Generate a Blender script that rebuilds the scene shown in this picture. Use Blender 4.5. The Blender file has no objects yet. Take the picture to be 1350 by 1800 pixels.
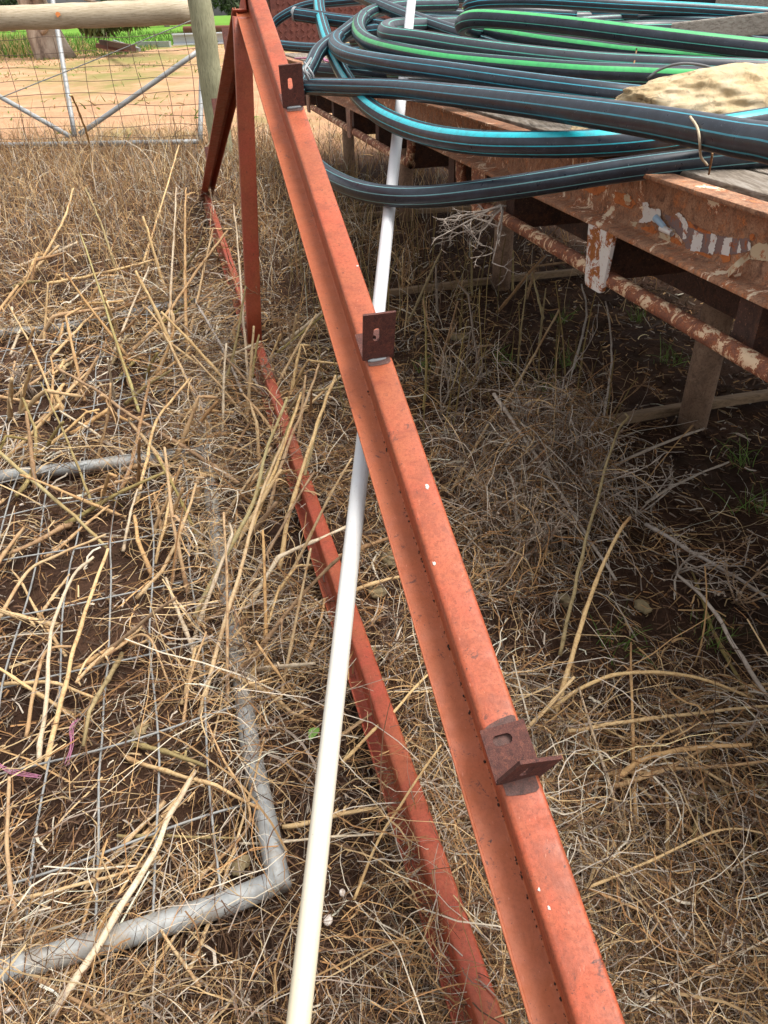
import bpy, bmesh, math, random
import numpy as np
from mathutils import Vector, Matrix, noise as mnoise

random.seed(7)
rng = np.random.default_rng(11)
scene = bpy.context.scene
col = scene.collection

# ------------------------------------------------------------------ camera
FOC, HCAM = 1300.0, 1.5
PITCH, ROLL = math.radians(34.2), math.radians(1.85)
Rw = np.array([1., 0, 0])
Fw = np.array([0, math.cos(PITCH), -math.sin(PITCH)])
Dw = np.array([0, -math.sin(PITCH), -math.cos(PITCH)])
IX = math.cos(ROLL) * Rw + math.sin(ROLL) * Dw
IY = -math.sin(ROLL) * Rw + math.cos(ROLL) * Dw
CAM = np.array([0, 0, HCAM])

cam_data = bpy.data.cameras.new('camera')
cam = bpy.data.objects.new('camera', cam_data)
col.objects.link(cam)
M = Matrix.Identity(4)
for i in range(3):
    M[i][0] = IX[i]; M[i][1] = -IY[i]; M[i][2] = -Fw[i]; M[i][3] = CAM[i]
cam.matrix_world = M
cam_data.sensor_fit = 'VERTICAL'
cam_data.sensor_height = 24
cam_data.lens = 12 / (900 / FOC)
cam_data.clip_start = 0.02
cam_data.clip_end = 2000
scene.camera = cam

# ------------------------------------------------------------------ light
SUN_EL, SUN_AZ = math.radians(66), math.radians(100)     # azimuth from +Y clockwise: to the right, over the tray
world = bpy.data.worlds.new('World')
scene.world = world
world.use_nodes = True
wn = world.node_tree
wn.nodes.clear()
wo = wn.nodes.new('ShaderNodeOutputWorld')
wb = wn.nodes.new('ShaderNodeBackground')
ws = wn.nodes.new('ShaderNodeTexSky')
ws.sky_type = 'NISHITA'
ws.sun_disc = False
ws.sun_elevation = SUN_EL
ws.sun_rotation = SUN_AZ
ws.air_density = 1.0
ws.dust_density = 4.0
ws.ozone_density = 1.0
wh = wn.nodes.new('ShaderNodeHueSaturation')             # thin overcast: the blue is greyed out evenly
wh.inputs['Saturation'].default_value = 0.14
wn.links.new(ws.outputs[0], wh.inputs['Color'])
wn.links.new(wh.outputs[0], wb.inputs[0])
wb.inputs[1].default_value = 0.118
wn.links.new(wb.outputs[0], wo.inputs[0])

sun_d = bpy.data.lights.new('sun', 'SUN')
sun_d.energy = 1.5
sun_d.angle = math.radians(28)
sun_d.color = (1, 0.94, 0.86)
sun = bpy.data.objects.new('sun', sun_d)
col.objects.link(sun)
sdir = Vector((math.sin(SUN_AZ) * math.cos(SUN_EL), math.cos(SUN_AZ) * math.cos(SUN_EL), math.sin(SUN_EL)))
sun.rotation_euler = sdir.to_track_quat('Z', 'Y').to_euler()
sun.location = (9, 3, 12)

vs = scene.view_settings
vs.view_transform = 'Standard'
vs.look = 'None'
vs.gamma = 1
vs.use_curve_mapping = False
vs.exposure = 1.16

# ------------------------------------------------------------------ helpers
def ray(x, y): return Fw + IX * ((x - 675) / FOC) + IY * ((y - 900) / FOC)
def P(x, y, d): return CAM + ray(x, y) * d               # point seen at a pixel, d metres deep
def G(x, y, z=0.0):                                      # point seen at a pixel, at height z
    q = ray(x, y)
    return CAM + q * ((z - HCAM) / q[2])
def RP(x, y, p0, n):                                     # point seen at a pixel, on a plane
    q = ray(x, y)
    return CAM + q * (np.dot(np.array(p0) - CAM, n) / np.dot(q, n))
def proj(w):
    w = np.array(w) - CAM; d = w @ Fw
    return 675 + FOC * (w @ IX) / d, 900 + FOC * (w @ IY) / d, d
def unit(v):
    v = np.array(v, float)
    return v / (np.linalg.norm(v) + 1e-12)
def lin(r, g, b):
    f = lambda c: ((c / 255 + 0.055) / 1.055) ** 2.4 if c / 255 > 0.04045 else c / 255 / 12.92
    return (f(r), f(g), f(b), 1)

def tag(o, label=None, cat=None, group=None, kind=None):
    if label: o['label'] = label
    if cat: o['category'] = cat
    if group: o['group'] = group
    if kind: o['kind'] = kind
    return o

def thing(name, base, label, cat, group=None):
    o = bpy.data.objects.new(name, None)
    col.objects.link(o)
    o.location = Vector(base)
    o.empty_display_size = 0.1
    return tag(o, label, cat, group)

def mk(name, verts, faces, mat, parent=None, smooth=True, uvs=None, origin=None, kind=None):
    """one mesh object; verts are world coordinates"""
    v = np.array(verts, float).reshape(-1, 3)
    if parent is not None:
        r = parent
        while r.parent is not None: r = r.parent
        o0 = np.array(r.location)
    elif origin is not None: o0 = np.array(origin, float)
    else: o0 = np.array([v[:, 0].mean(), v[:, 1].mean(), v[:, 2].min()])
    me = bpy.data.meshes.new(name)
    me.from_pydata((v - o0).tolist(), [], faces)
    if uvs is not None:
        l = me.uv_layers.new(name='UVMap')
        l.data.foreach_set('uv', np.array([uvs[i] for f in faces for i in f] if not isinstance(uvs, tuple) else uvs[0], 'f').ravel())
    if smooth:
        me.polygons.foreach_set('use_smooth', [True] * len(me.polygons))
    me.materials.append(mat)
    me.update()
    o = bpy.data.objects.new(name, me)
    col.objects.link(o)
    if parent is not None: o.parent = parent
    else: o.location = Vector(o0)
    if kind: o['kind'] = kind
    return o

def catmull(pts, n):
    p = np.array(pts, float)
    if len(p) == 2:
        t = np.linspace(0, 1, n)[:, None]
        return p[0] * (1 - t) + p[1] * t
    p = np.vstack([2 * p[0] - p[1], p, 2 * p[-1] - p[-2]])
    # centripetal-ish sampling by chord length
    seg = np.linalg.norm(np.diff(p[1:-1, :3], axis=0), axis=1)
    cum = np.concatenate([[0], np.cumsum(seg)])
    out = []
    for s in np.linspace(0, cum[-1], n):
        i = min(np.searchsorted(cum, s, 'right') - 1, len(seg) - 1)
        t = (s - cum[i]) / max(seg[i], 1e-9)
        a, b, c, d = p[i], p[i + 1], p[i + 2], p[i + 3]
        out.append(0.5 * ((2 * b) + (-a + c) * t + (2 * a - 5 * b + 4 * c - d) * t * t + (-a + 3 * b - 3 * c + d) * t ** 3))
    return np.array(out)

def frames(pts, up=(0, 0, 1)):
    T = np.gradient(pts, axis=0)
    T /= np.linalg.norm(T, axis=1)[:, None] + 1e-12
    up = np.array(up, float)
    n0 = up - T[0] * np.dot(up, T[0])
    if np.linalg.norm(n0) < 1e-3:
        n0 = np.array([1., 0, 0]) - T[0] * T[0][0]
    N = [unit(n0)]
    for i in range(1, len(pts)):
        n = N[-1] - T[i] * np.dot(N[-1], T[i])
        N.append(unit(n))
    N = np.array(N)
    return T, N, np.cross(T, N)

def tube_data(pts, rad, seg=12, cap=True, twist=0.0, inner=None):
    pts = np.array(pts, float)
    n = len(pts)
    rad = np.broadcast_to(np.array(rad, float), (n,))
    T, N, B = frames(pts)
    a = np.linspace(0, 2 * math.pi, seg, endpoint=False)[None, :] + np.linspace(0, twist, n)[:, None]
    V = pts[:, None, :] + rad[:, None, None] * (np.cos(a)[..., None] * N[:, None, :] + np.sin(a)[..., None] * B[:, None, :])
    V = V.reshape(-1, 3)
    F, UV = [], []
    L = np.concatenate([[0], np.cumsum(np.linalg.norm(np.diff(pts, axis=0), axis=1))])
    for i in range(n - 1):
        for j in range(seg):
            k = (j + 1) % seg
            F.append((i * seg + j, i * seg + k, (i + 1) * seg + k, (i + 1) * seg + j))
            u0, u1 = j / seg, (j + 1) / seg
            UV += [(u0, L[i]), (u1, L[i]), (u1, L[i + 1]), (u0, L[i + 1])]
    if cap:
        F.append(tuple(range(seg))[::-1]); UV += [(0.03, 0)] * seg
        F.append(tuple((n - 1) * seg + j for j in range(seg))); UV += [(0.03, 0)] * seg
    return V, F, UV

def tube(name, pts, rad, mat, parent=None, seg=12, cap=True, res=None, smooth=True, twist=0.0, kind=None):
    if res: pts = catmull(pts, res)
    V, F, UV = tube_data(pts, rad, seg, cap, twist)
    return mk(name, V, F, mat, parent, smooth, (UV,), kind=kind)

def join_data(parts):
    V, F, off = [], [], 0
    for v, f in parts:
        v = np.array(v).reshape(-1, 3)
        V.append(v); F += [tuple(i + off for i in q) for q in f]
        off += len(v)
    return np.vstack(V), F

def box_data(c, sx, sy, sz, ax=None, bev=0.0):
    """box with axes ax = 3 unit vectors; chamfered edges when bev > 0"""
    if ax is None: ax = np.eye(3)
    ax = [np.array(a, float) for a in ax]
    c = np.array(c, float)
    if bev <= 0:
        V = [c + ax[0] * sx * i / 2 + ax[1] * sy * j / 2 + ax[2] * sz * k / 2 for i in (-1, 1) for j in (-1, 1) for k in (-1, 1)]
        F = [(0, 1, 3, 2), (4, 6, 7, 5), (0, 4, 5, 1), (2, 3, 7, 6), (0, 2, 6, 4), (1, 5, 7, 3)]
        return V, F
    bm = bmesh.new()
    bmesh.ops.create_cube(bm, size=1)
    for v in bm.verts: v.co = Vector((v.co.x * sx, v.co.y * sy, v.co.z * sz))
    bmesh.ops.bevel(bm, geom=bm.edges[:], offset=bev, segments=2, affect='EDGES', profile=0.5)
    bm.verts.index_update()
    V = [c + ax[0] * v.co.x + ax[1] * v.co.y + ax[2] * v.co.z for v in bm.verts]
    F = [tuple(v.index for v in f.verts) for f in bm.faces]
    bm.free()
    return V, F

def box(name, c, sx, sy, sz, mat, parent=None, ax=None, bev=0.003, kind=None):
    V, F = box_data(c, sx, sy, sz, ax, bev)
    return mk(name, V, F, mat, parent, False, kind=kind)

def round_poly(poly, r, n=4):
    """round the corners of an open or closed 2-D polyline (closed)"""
    out = []
    m = len(poly)
    for i in range(m):
        a, b, c = np.array(poly[i - 1], float), np.array(poly[i], float), np.array(poly[(i + 1) % m], float)
        la, lc = np.linalg.norm(a - b), np.linalg.norm(c - b)
        rr = min(r[i] if isinstance(r, (list, tuple)) else r, la * 0.49, lc * 0.49)
        if rr < 1e-5: out.append(b); continue
        p, q = b + (a - b) / la * rr, b + (c - b) / lc * rr
        for t in np.linspace(0, 1, n):
            out.append((1 - t) ** 2 * p + 2 * t * (1 - t) * b + t * t * q)
    return np.array(out)

def sweep_data(prof, pts, side, up, twist=None):
    """prof in (side, up) coordinates swept along pts"""
    n, m = len(pts), len(prof)
    V = []
    for i in range(n):
        s, u = np.array(side, float), np.array(up, float)
        if twist is not None:
            c, sn = math.cos(twist[i]), math.sin(twist[i])
            s, u = s * c - u * sn, s * sn + u * c
        for q in prof: V.append(pts[i] + s * q[0] + u * q[1])
    F = []
    for i in range(n - 1):
        for j in range(m):
            k = (j + 1) % m
            F.append((i * m + j, i * m + k, (i + 1) * m + k, (i + 1) * m + j))
    F.append(tuple(range(m))[::-1])
    F.append(tuple((n - 1) * m + j for j in range(m)))
    return V, F

def vnoise(x, y, s=1.0, seed=0):
    """smooth value noise, numpy arrays, 0..1"""
    x = np.asarray(x) * s + seed * 17.31; y = np.asarray(y) * s - seed * 9.77
    xi, yi = np.floor(x).astype(np.int64), np.floor(y).astype(np.int64)
    xf, yf = x - xi, y - yi
    def h(a, b):
        n = (a * 374761393 + b * 668265263 + seed * 1442695) & 0xffffffff
        n = ((n ^ (n >> 13)) * 1274126177) & 0xffffffff
        return ((n ^ (n >> 16)) & 0xffff) / 65535.0
    u, v = xf * xf * (3 - 2 * xf), yf * yf * (3 - 2 * yf)
    return (h(xi, yi) * (1 - u) + h(xi + 1, yi) * u) * (1 - v) + (h(xi, yi + 1) * (1 - u) + h(xi + 1, yi + 1) * u) * v

# ------------------------------------------------------------------ materials
class NT:
    def __init__(s, name):
        s.m = bpy.data.materials.new(name); s.m.use_nodes = True
        s.t = s.m.node_tree; s.t.nodes.clear()
        s.out = s.n('ShaderNodeOutputMaterial'); s.b = s.n('ShaderNodeBsdfPrincipled')
        s.l(s.b.outputs[0], s.out.inputs[0])
        s.tc = s.n('ShaderNodeTexCoord')
    def n(s, t): return s.t.nodes.new(t)
    def l(s, a, b): s.t.links.new(a, b)
    def noise(s, scale, detail=4, rough=0.6, vec=None, dist=0.0, stretch=None):
        q = s.n('ShaderNodeTexNoise')
        q.inputs['Scale'].default_value = scale; q.inputs['Detail'].default_value = detail
        q.inputs['Roughness'].default_value = rough; q.inputs['Distortion'].default_value = dist
        v = vec or s.tc.outputs['Object']
        if stretch:
            mp = s.n('ShaderNodeMapping'); mp.inputs['Scale'].default_value = stretch
            s.l(v, mp.inputs[0]); v = mp.outputs[0]
        s.l(v, q.inputs['Vector'])
        return q.outputs['Fac']
    def voro(s, scale, feat='F1'):
        q = s.n('ShaderNodeTexVoronoi'); q.inputs['Scale'].default_value = scale; q.feature = feat
        s.l(s.tc.outputs['Object'], q.inputs['Vector']); return q.outputs['Distance']
    def ramp(s, fac, stops, interp='LINEAR'):
        q = s.n('ShaderNodeValToRGB'); q.color_ramp.interpolation = interp
        e = q.color_ramp.elements
        while len(e) < len(stops): e.new(0.5)
        for k, (p, c) in enumerate(stops):
            e[k].position = p; e[k].color = c if not isinstance(c, (int, float)) else (c, c, c, 1)
        s.l(fac, q.inputs[0]); return q.outputs[0]
    def mix(s, fac, a, b, mode='MIX'):
        q = s.n('ShaderNodeMix'); q.data_type = 'RGBA'; q.blend_type = mode
        for sock, v in ((q.inputs[0], fac), (q.inputs[6], a), (q.inputs[7], b)):
            if isinstance(v, (int, float)): sock.default_value = v
            elif isinstance(v, tuple): sock.default_value = v
            else: s.l(v, sock)
        return q.outputs[2]
    def math(s, op, a, b=0.0, c=0.0, clamp=False):
        q = s.n('ShaderNodeMath'); q.operation = op; q.use_clamp = clamp
        for k, v in enumerate((a, b, c)):
            if isinstance(v, (int, float)): q.inputs[k].default_value = v
            else: s.l(v, q.inputs[k])
        return q.outputs[0]
    def color(s, c):
        if isinstance(c, tuple): s.b.inputs['Base Color'].default_value = c
        else: s.l(c, s.b.inputs['Base Color'])
    def rough(s, r):
        if isinstance(r, (int, float)): s.b.inputs['Roughness'].default_value = r
        else: s.l(r, s.b.inputs['Roughness'])
    def bump(s, h, strength=0.3, dist=0.01):
        q = s.n('ShaderNodeBump'); q.inputs['Strength'].default_value = strength; q.inputs['Distance'].default_value = dist
        s.l(h, q.inputs['Height']); s.l(q.outputs[0], s.b.inputs['Normal'])
    def spec(s, v): s.b.inputs['Specular IOR Level'].default_value = v

def m_red(name, a, b, speck=0.6, dust=None):
    t = NT(name)
    base = t.ramp(t.noise(6, 6, 0.7), [(0.3, a), (0.7, b)])
    base = t.mix(t.ramp(t.noise(2.6, 6, 0.75, dist=0.6), [(0.40, 0.0), (0.62, 0.85)]), base, lin(160, 88, 54))
    base = t.mix(t.ramp(t.noise(11, 6, 0.8, dist=0.8), [(0.48, 0.0), (0.64, 0.75)]), base, lin(138, 68, 44))
    base = t.mix(t.ramp(t.noise(4.5, 5, 0.7, dist=0.3), [(0.56, 0.0), (0.76, 0.4)]), base, lin(202, 114, 76))
    base = t.mix(t.ramp(t.noise(120, 4, 0.75), [(0.45, 0.0), (0.72, 0.8)]), base, lin(132, 62, 38))
    base = t.mix(t.ramp(t.noise(260, 3, 0.7), [(0.56, 0.0), (0.66, 0.6)]), base, lin(120, 58, 38))
    if dust:
        base = t.mix(t.ramp(t.noise(9, 6, 0.7), [(0.25, 0.35), (0.75, 0.85)]), base, dust)
    n_ = t.noise(34, 6, 0.8, dist=0.4)
    base = t.mix(t.ramp(n_, [(speck, 0.0), (speck + 0.05, 0.85)]), base, lin(96, 52, 40))
    sp = t.ramp(t.noise(85, 4, 0.75), [(speck + 0.04, 0.0), (speck + 0.08, 0.9)])
    base = t.mix(sp, base, lin(70, 44, 38))
    sc = t.ramp(t.noise(240, 2, 0.5, stretch=(1, 0.1, 1)), [(0.7, 0.0), (0.76, 0.35)])
    base = t.mix(sc, base, lin(218, 150, 122))
    t.color(base)
    t.rough(t.ramp(t.noise(30, 4), [(0.3, 0.42), (0.7, 0.65)]))
    t.bump(t.noise(200, 5, 0.75), 0.3, 0.002)
    return t.m

def m_rust(name, dark, mid, bright, paint=None, paint_at=0.66, sc=7.0, pale=None):
    t = NT(name)
    c = t.ramp(t.noise(sc, 7, 0.78, dist=0.5), [(0.3, dark), (0.46, mid), (0.62, mid), (0.78, bright)])
    c = t.mix(t.ramp(t.noise(sc * 3.1, 6, 0.75, dist=0.8), [(0.52, 0.0), (0.66, 0.8)]), c, bright)
    if pale:
        c = t.mix(t.ramp(t.noise(sc * 2.2, 7, 0.8, dist=1.0), [(0.46, 0.0), (0.64, 0.85)]), c, pale)
    c = t.mix(t.ramp(t.noise(sc * 5.5, 7, 0.82, dist=0.6), [(0.36, 0.85), (0.52, 0.0)]), c, dark)
    fine = t.noise(sc * 26, 5, 0.8)
    c = t.mix(t.ramp(fine, [(0.36, 0.75), (0.5, 0.0)]), c, dark)
    c = t.mix(t.ramp(t.noise(sc * 40, 3, 0.7), [(0.6, 0.0), (0.72, 0.6)]), c, pale or lin(186, 132, 98))
    if paint:
        pn = t.noise(sc * 1.3, 8, 0.78, dist=0.7)
        c = t.mix(t.ramp(pn, [(paint_at - 0.035, 0.0), (paint_at, 0.85)]), c, lin(178, 92, 40))
        c = t.mix(t.ramp(pn, [(paint_at, 0.0), (paint_at + 0.02, 1.0)]), c, paint)
    t.color(c)
    t.rough(0.85)
    t.bump(t.noise(sc * 24, 6, 0.8), 0.6, 0.003)
    return t.m

def m_poly(name, stripes, base=(0.017, 0.022, 0.032, 1)):
    """black polythene pipe; stripes = (angle 0..1, half width, colour)"""
    t = NT(name)
    uv = t.n('ShaderNodeUVMap'); uv.uv_map = 'UVMap'
    sep = t.n('ShaderNodeSeparateXYZ'); t.l(uv.outputs[0], sep.inputs[0])
    u = sep.outputs[0]
    dust = t.ramp(t.noise(22, 5, 0.7, stretch=(1, 1, 1)), [(0.4, 0.0), (0.85, 0.35)])
    c = t.mix(dust, base, lin(78, 90, 106))
    scr = t.ramp(t.noise(160, 3, 0.8, dist=0.8), [(0.66, 0.0), (0.7, 0.45)])
    c = t.mix(scr, c, lin(150, 152, 156))
    for a, w, k in stripes:
        d = t.math('ABSOLUTE', t.math('SUBTRACT', t.math('FRACT', t.math('ADD', u, 0.5 - a)), 0.5))
        f = t.math('LESS_THAN', d, w)
        k2 = t.mix(t.ramp(t.noise(35, 4, 0.7), [(0.45, 0.0), (0.8, 0.55)]), k, lin(70, 90, 95))
        c = t.mix(f, c, k2)
    t.color(c)
    t.rough(t.ramp(t.noise(40, 4), [(0.3, 0.26), (0.75, 0.44)]))
    t.bump(t.noise(90, 3), 0.05, 0.002)
    return t.m

CY, CYB, GR, GRT = lin(64, 196, 214), lin(44, 190, 204), lin(80, 190, 112), lin(95, 190, 170)
MAT = {}
MAT['red'] = m_red('red_oxide_primer', lin(176, 78, 50), lin(184, 94, 62))
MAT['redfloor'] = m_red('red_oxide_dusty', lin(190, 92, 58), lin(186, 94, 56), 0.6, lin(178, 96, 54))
MAT['red2'] = m_red('red_oxide_primer_deep', lin(166, 66, 48), lin(174, 78, 56), 0.61)
MAT['cleat'] = m_rust('cleat_rust', lin(58, 36, 34), lin(98, 58, 50), lin(134, 80, 64), sc=16)
MAT['rust'] = m_rust('tray_rust', lin(90, 66, 56), lin(148, 108, 90), lin(180, 112, 76), sc=6, pale=lin(190, 156, 132))
MAT['rustpaint'] = m_rust('tray_rust_with_paint', lin(98, 70, 56), lin(170, 122, 92), lin(222, 132, 64), paint=lin(240, 222, 192), paint_at=0.585, sc=7, pale=lin(196, 154, 122))
MAT['rustwhite'] = m_rust('bracket_rust_with_white_paint', lin(110, 66, 40), lin(180, 112, 52), lin(204, 136, 70), paint=lin(236, 232, 226), paint_at=0.47, sc=14)
MAT['rustrail'] = m_rust('rope_rail_rust', lin(96, 62, 50), lin(150, 98, 76), lin(190, 116, 72), paint=lin(236, 208, 172), paint_at=0.53, sc=12)
MAT['rustdark'] = m_rust('chassis_rust', lin(56, 42, 36), lin(88, 62, 52), lin(126, 80, 54), sc=4)
MAT['tread'] = m_rust('tread_plate_rust', lin(84, 46, 40), lin(116, 64, 54), lin(138, 80, 62), sc=6)
MAT['legrust'] = m_rust('leg_rust', lin(112, 88, 72), lin(160, 130, 106), lin(182, 152, 126), sc=4)

t = NT('white_pvc')
sep = t.n('ShaderNodeSeparateXYZ'); t.l(t.tc.outputs['Object'], sep.inputs[0])
yel = t.ramp(t.math('DIVIDE', sep.outputs[2], 0.8, clamp=True), [(0.12, 1.0), (0.75, 0.0)])
c = t.mix(yel, lin(216, 218, 221), lin(212, 198, 160))
c = t.mix(t.ramp(t.noise(90, 4, 0.8), [(0.7, 0.0), (0.73, 0.8)]), c, lin(120, 110, 96))
c = t.mix(t.ramp(t.noise(9, 5, 0.7), [(0.45, 0.0), (0.8, 0.3)]), c, lin(206, 196, 176))
c = t.mix(t.ramp(t.noise(26, 7, 0.85, dist=1.2), [(0.62, 0.0), (0.7, 0.55)]), c, lin(150, 138, 118))
c = t.mix(t.ramp(t.noise(160, 2, 0.6, stretch=(1, 1, 0.06)), [(0.68, 0.0), (0.76, 0.5)]), c, lin(140, 132, 120))
t.color(c); t.rough(0.42); t.bump(t.noise(60, 4), 0.08, 0.002); MAT['pvc'] = t.m

def m_galv(name, a=lin(150, 156, 160), b=lin(178, 180, 178), dirt=0.5):
    t = NT(name)
    c = t.ramp(t.noise(26, 5, 0.7), [(0.3, a), (0.7, b)])
    c = t.mix(t.ramp(t.noise(11, 6, 0.75), [(dirt, 0.0), (dirt + 0.2, 0.7)]), c, lin(138, 122, 100))
    t.color(c); t.rough(0.6); t.b.inputs['Metallic'].default_value = 0.25
    t.bump(t.noise(120, 3), 0.12, 0.002)
    return t.m
MAT['galv'] = m_galv('galvanised_pipe')
MAT['galvdirt'] = m_galv('weathered_gate_pipe', lin(142, 146, 148), lin(178, 180, 178), 0.44)
MAT['galvwire'] = m_galv('galvanised_wire', lin(138, 140, 140), lin(160, 160, 156), 0.55)
MAT['rustwire'] = m_rust('rusted_wire', lin(84, 72, 64), lin(112, 94, 80), lin(128, 102, 82), sc=3)

def m_timber(name, a, b, dark, stretch=(1, 1, 14), sc=9):
    t = NT(name)
    n = t.noise(sc, 6, 0.7, stretch=stretch, dist=0.4)
    c = t.ramp(n, [(0.3, dark), (0.48, a), (0.72, b)])
    c = t.mix(t.ramp(t.noise(3, 4), [(0.4, 0.0), (0.75, 0.35)]), c, dark)
    t.color(c); t.rough(0.85); t.bump(n, 0.5, 0.006)
    return t.m
MAT['post'] = m_timber('treated_post', lin(158, 156, 124), lin(186, 184, 152), lin(104, 104, 80), (14, 14, 1), 8)
MAT['rail'] = m_timber('pale_round_rail', lin(196, 180, 152), lin(216, 204, 182), lin(136, 118, 94), (1, 16, 18), 7)
MAT['board'] = m_timber('grey_board', lin(168, 158, 146), lin(196, 188, 176), lin(112, 102, 92), (3, 14, 22), 7)
MAT['deck'] = m_timber('deck_board', lin(132, 120, 106), lin(176, 168, 158), lin(70, 60, 50), (10, 1.2, 10), 7)
MAT['skid'] = m_timber('skid_timber', lin(140, 116, 90), lin(164, 138, 108), lin(98, 78, 58), (1.5, 9, 9), 8)

t = NT('sandstone')
n = t.noise(9, 8, 0.72)
c = t.ramp(n, [(0.34, lin(168, 140, 104)), (0.48, lin(222, 196, 152)), (0.7, lin(236, 218, 186))])
c = t.mix(t.ramp(t.noise(30, 5, 0.8), [(0.56, 0.0), (0.7, 0.75)]), c, lin(138, 118, 92))
vd = t.n('ShaderNodeTexVoronoi'); vd.feature = 'DISTANCE_TO_EDGE'; vd.inputs['Scale'].default_value = 5.5
wv = t.n('ShaderNodeMapping'); wv.inputs['Scale'].default_value = (1, 1, 2.2)
wa = t.mix(0.25, t.tc.outputs['Object'], t.n('ShaderNodeTexNoise').outputs['Color']); t.l(wa, wv.inputs[0]); t.l(wv.outputs[0], vd.inputs['Vector'])
crk = t.ramp(vd.outputs['Distance'], [(0.0, 1.0), (0.035, 0.0)])
c = t.mix(t.mix(t.ramp(t.noise(6, 4), [(0.45, 0.0), (0.6, 0.8)]), (0, 0, 0, 1), crk), c, lin(116, 98, 76))
t.color(c); t.rough(0.95); t.bump(t.noise(26, 9, 0.82), 0.8, 0.018); MAT['rock'] = t.m

t = NT('field_stone')
t.color(t.ramp(t.noise(30, 6), [(0.3, lin(104, 92, 68)), (0.7, lin(162, 144, 108))])); t.rough(0.95)
t.bump(t.noise(70, 6), 0.6, 0.006); MAT['stone'] = t.m

t = NT('snail_shell')
t.color(t.ramp(t.noise(160, 4, 0.7), [(0.35, lin(160, 140, 122)), (0.6, lin(214, 206, 198))])); t.rough(0.5); MAT['shell'] = t.m

def m_plain(name, c, r=0.7, var=0.15):
    t = NT(name)
    d = tuple(k * (1 - var) for k in c[:3]) + (1,)
    t.color(t.ramp(t.noise(24, 4), [(0.3, d), (0.7, c)])); t.rough(r)
    return t.m
MAT['pink'] = m_plain('pink_twine', lin(188, 122, 152), 0.8, 0.35)
def m_paper(name, c, at):
    t = NT(name)
    n_ = t.noise(38, 6, 0.75, dist=0.6)
    k = t.mix(t.ramp(n_, [(at, 0.0), (at + 0.06, 0.9)]), c, lin(176, 96, 46))
    k = t.mix(t.ramp(n_, [(at + 0.08, 0.0), (at + 0.12, 0.9)]), k, lin(96, 58, 44))
    t.color(k); t.rough(0.65); t.bump(n_, 0.3, 0.004)
    return t.m
MAT['paper'] = m_paper('peeled_white_sticker', lin(228, 224, 218), 0.56)
MAT['paperblue'] = m_plain('peeled_blue_sticker', lin(168, 196, 218), 0.5, 0.15)
MAT['cream'] = m_paper('yellowed_sticker', lin(204, 184, 152), 0.55)
MAT['stickergrey'] = m_paper('sticker_print', lin(132, 110, 106), 0.55)
MAT['blackpoly'] = m_plain('black_polythene', lin(44, 46, 52), 0.45, 0.3)
MAT['hole'] = m_plain('pipe_bore', lin(16, 17, 19), 0.6, 0.2)
MAT['wire'] = m_plain('dull_wire', lin(150, 132, 104), 0.6, 0.2)
MAT['bead'] = m_plain('caked_dirt', lin(62, 40, 32), 0.9, 0.3)
MAT['paint_white'] = m_plain('bird_dropping', lin(206, 200, 190), 0.8, 0.15)
MAT['darkwire'] = m_plain('grey_wire', lin(92, 94, 96), 0.5, 0.2)
MAT['clamp'] = m_plain('zinc_clamp', lin(160, 164, 166), 0.4, 0.3)
MAT['leafgreen'] = m_plain('fresh_leaf', lin(120, 160, 70), 0.6, 0.3)

def m_attr(name, rough=0.8, trans=0.0, fine=0.25):
    """plant material: colour of each stem comes with the mesh"""
    t = NT(name)
    a = t.n('ShaderNodeAttribute'); a.attribute_name = 'Col'
    c = t.mix(t.ramp(t.noise(150, 3, 0.7), [(0.35, fine), (0.7, 0.0)]), a.outputs[0], lin(92, 70, 48))
    t.color(c); t.rough(rough); t.spec(0.25)
    if trans > 0:
        tr = t.n('ShaderNodeBsdfTranslucent'); t.l(c, tr.inputs[0])
        mx = t.n('ShaderNodeMixShader'); mx.inputs[0].default_value = trans
        t.l(t.b.outputs[0], mx.inputs[1]); t.l(tr.outputs[0], mx.inputs[2]); t.l(mx.outputs[0], t.out.inputs[0])
    return t.m
MAT['straw'] = m_attr('dry_straw', 0.75, 0.15)
MAT['green'] = m_attr('green_blades', 0.6, 0.3, 0.0)
def m_stalk(name, a, b, dark):
    t = NT(name)
    oi = t.n('ShaderNodeObjectInfo')
    c = t.ramp(t.noise(9, 5, 0.7), [(0.3, a), (0.7, b)])
    c = t.mix(t.ramp(oi.outputs['Random'], [(0.0, 0.0), (1.0, 0.55)]), c, lin(176, 156, 132))
    c = t.mix(t.ramp(t.noise(5, 4, 0.7), [(0.45, 0.0), (0.7, 0.7)]), c, dark)
    c = t.mix(t.ramp(t.noise(60, 5, 0.8, dist=0.5), [(0.5, 0.0), (0.66, 0.8)]), c, dark)
    c = t.mix(t.ramp(t.noise(170, 4, 0.8), [(0.58, 0.0), (0.7, 0.7)]), c, lin(88, 66, 46))
    t.color(c); t.rough(0.78); t.spec(0.25); t.bump(t.noise(190, 4), 0.45, 0.002)
    return t.m
MAT['s_straw'] = m_stalk('stalk_straw', lin(206, 172, 118), lin(224, 196, 146), lin(150, 104, 62))
MAT['s_orange'] = m_stalk('stalk_orange', lin(188, 146, 96), lin(206, 172, 122), lin(132, 90, 58))
MAT['s_pale'] = m_stalk('stalk_pale', lin(208, 190, 160), lin(226, 212, 188), lin(158, 130, 98))
MAT['s_grey'] = m_stalk('stalk_grey', lin(176, 164, 152), lin(202, 192, 182), lin(124, 110, 98))
MAT['s_weed'] = m_stalk('dead_weed_grey', lin(138, 122, 108), lin(172, 158, 144), lin(96, 80, 68))
MAT['s_green'] = m_stalk('stalk_green', lin(150, 146, 84), lin(176, 166, 104), lin(146, 116, 68))
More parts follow.
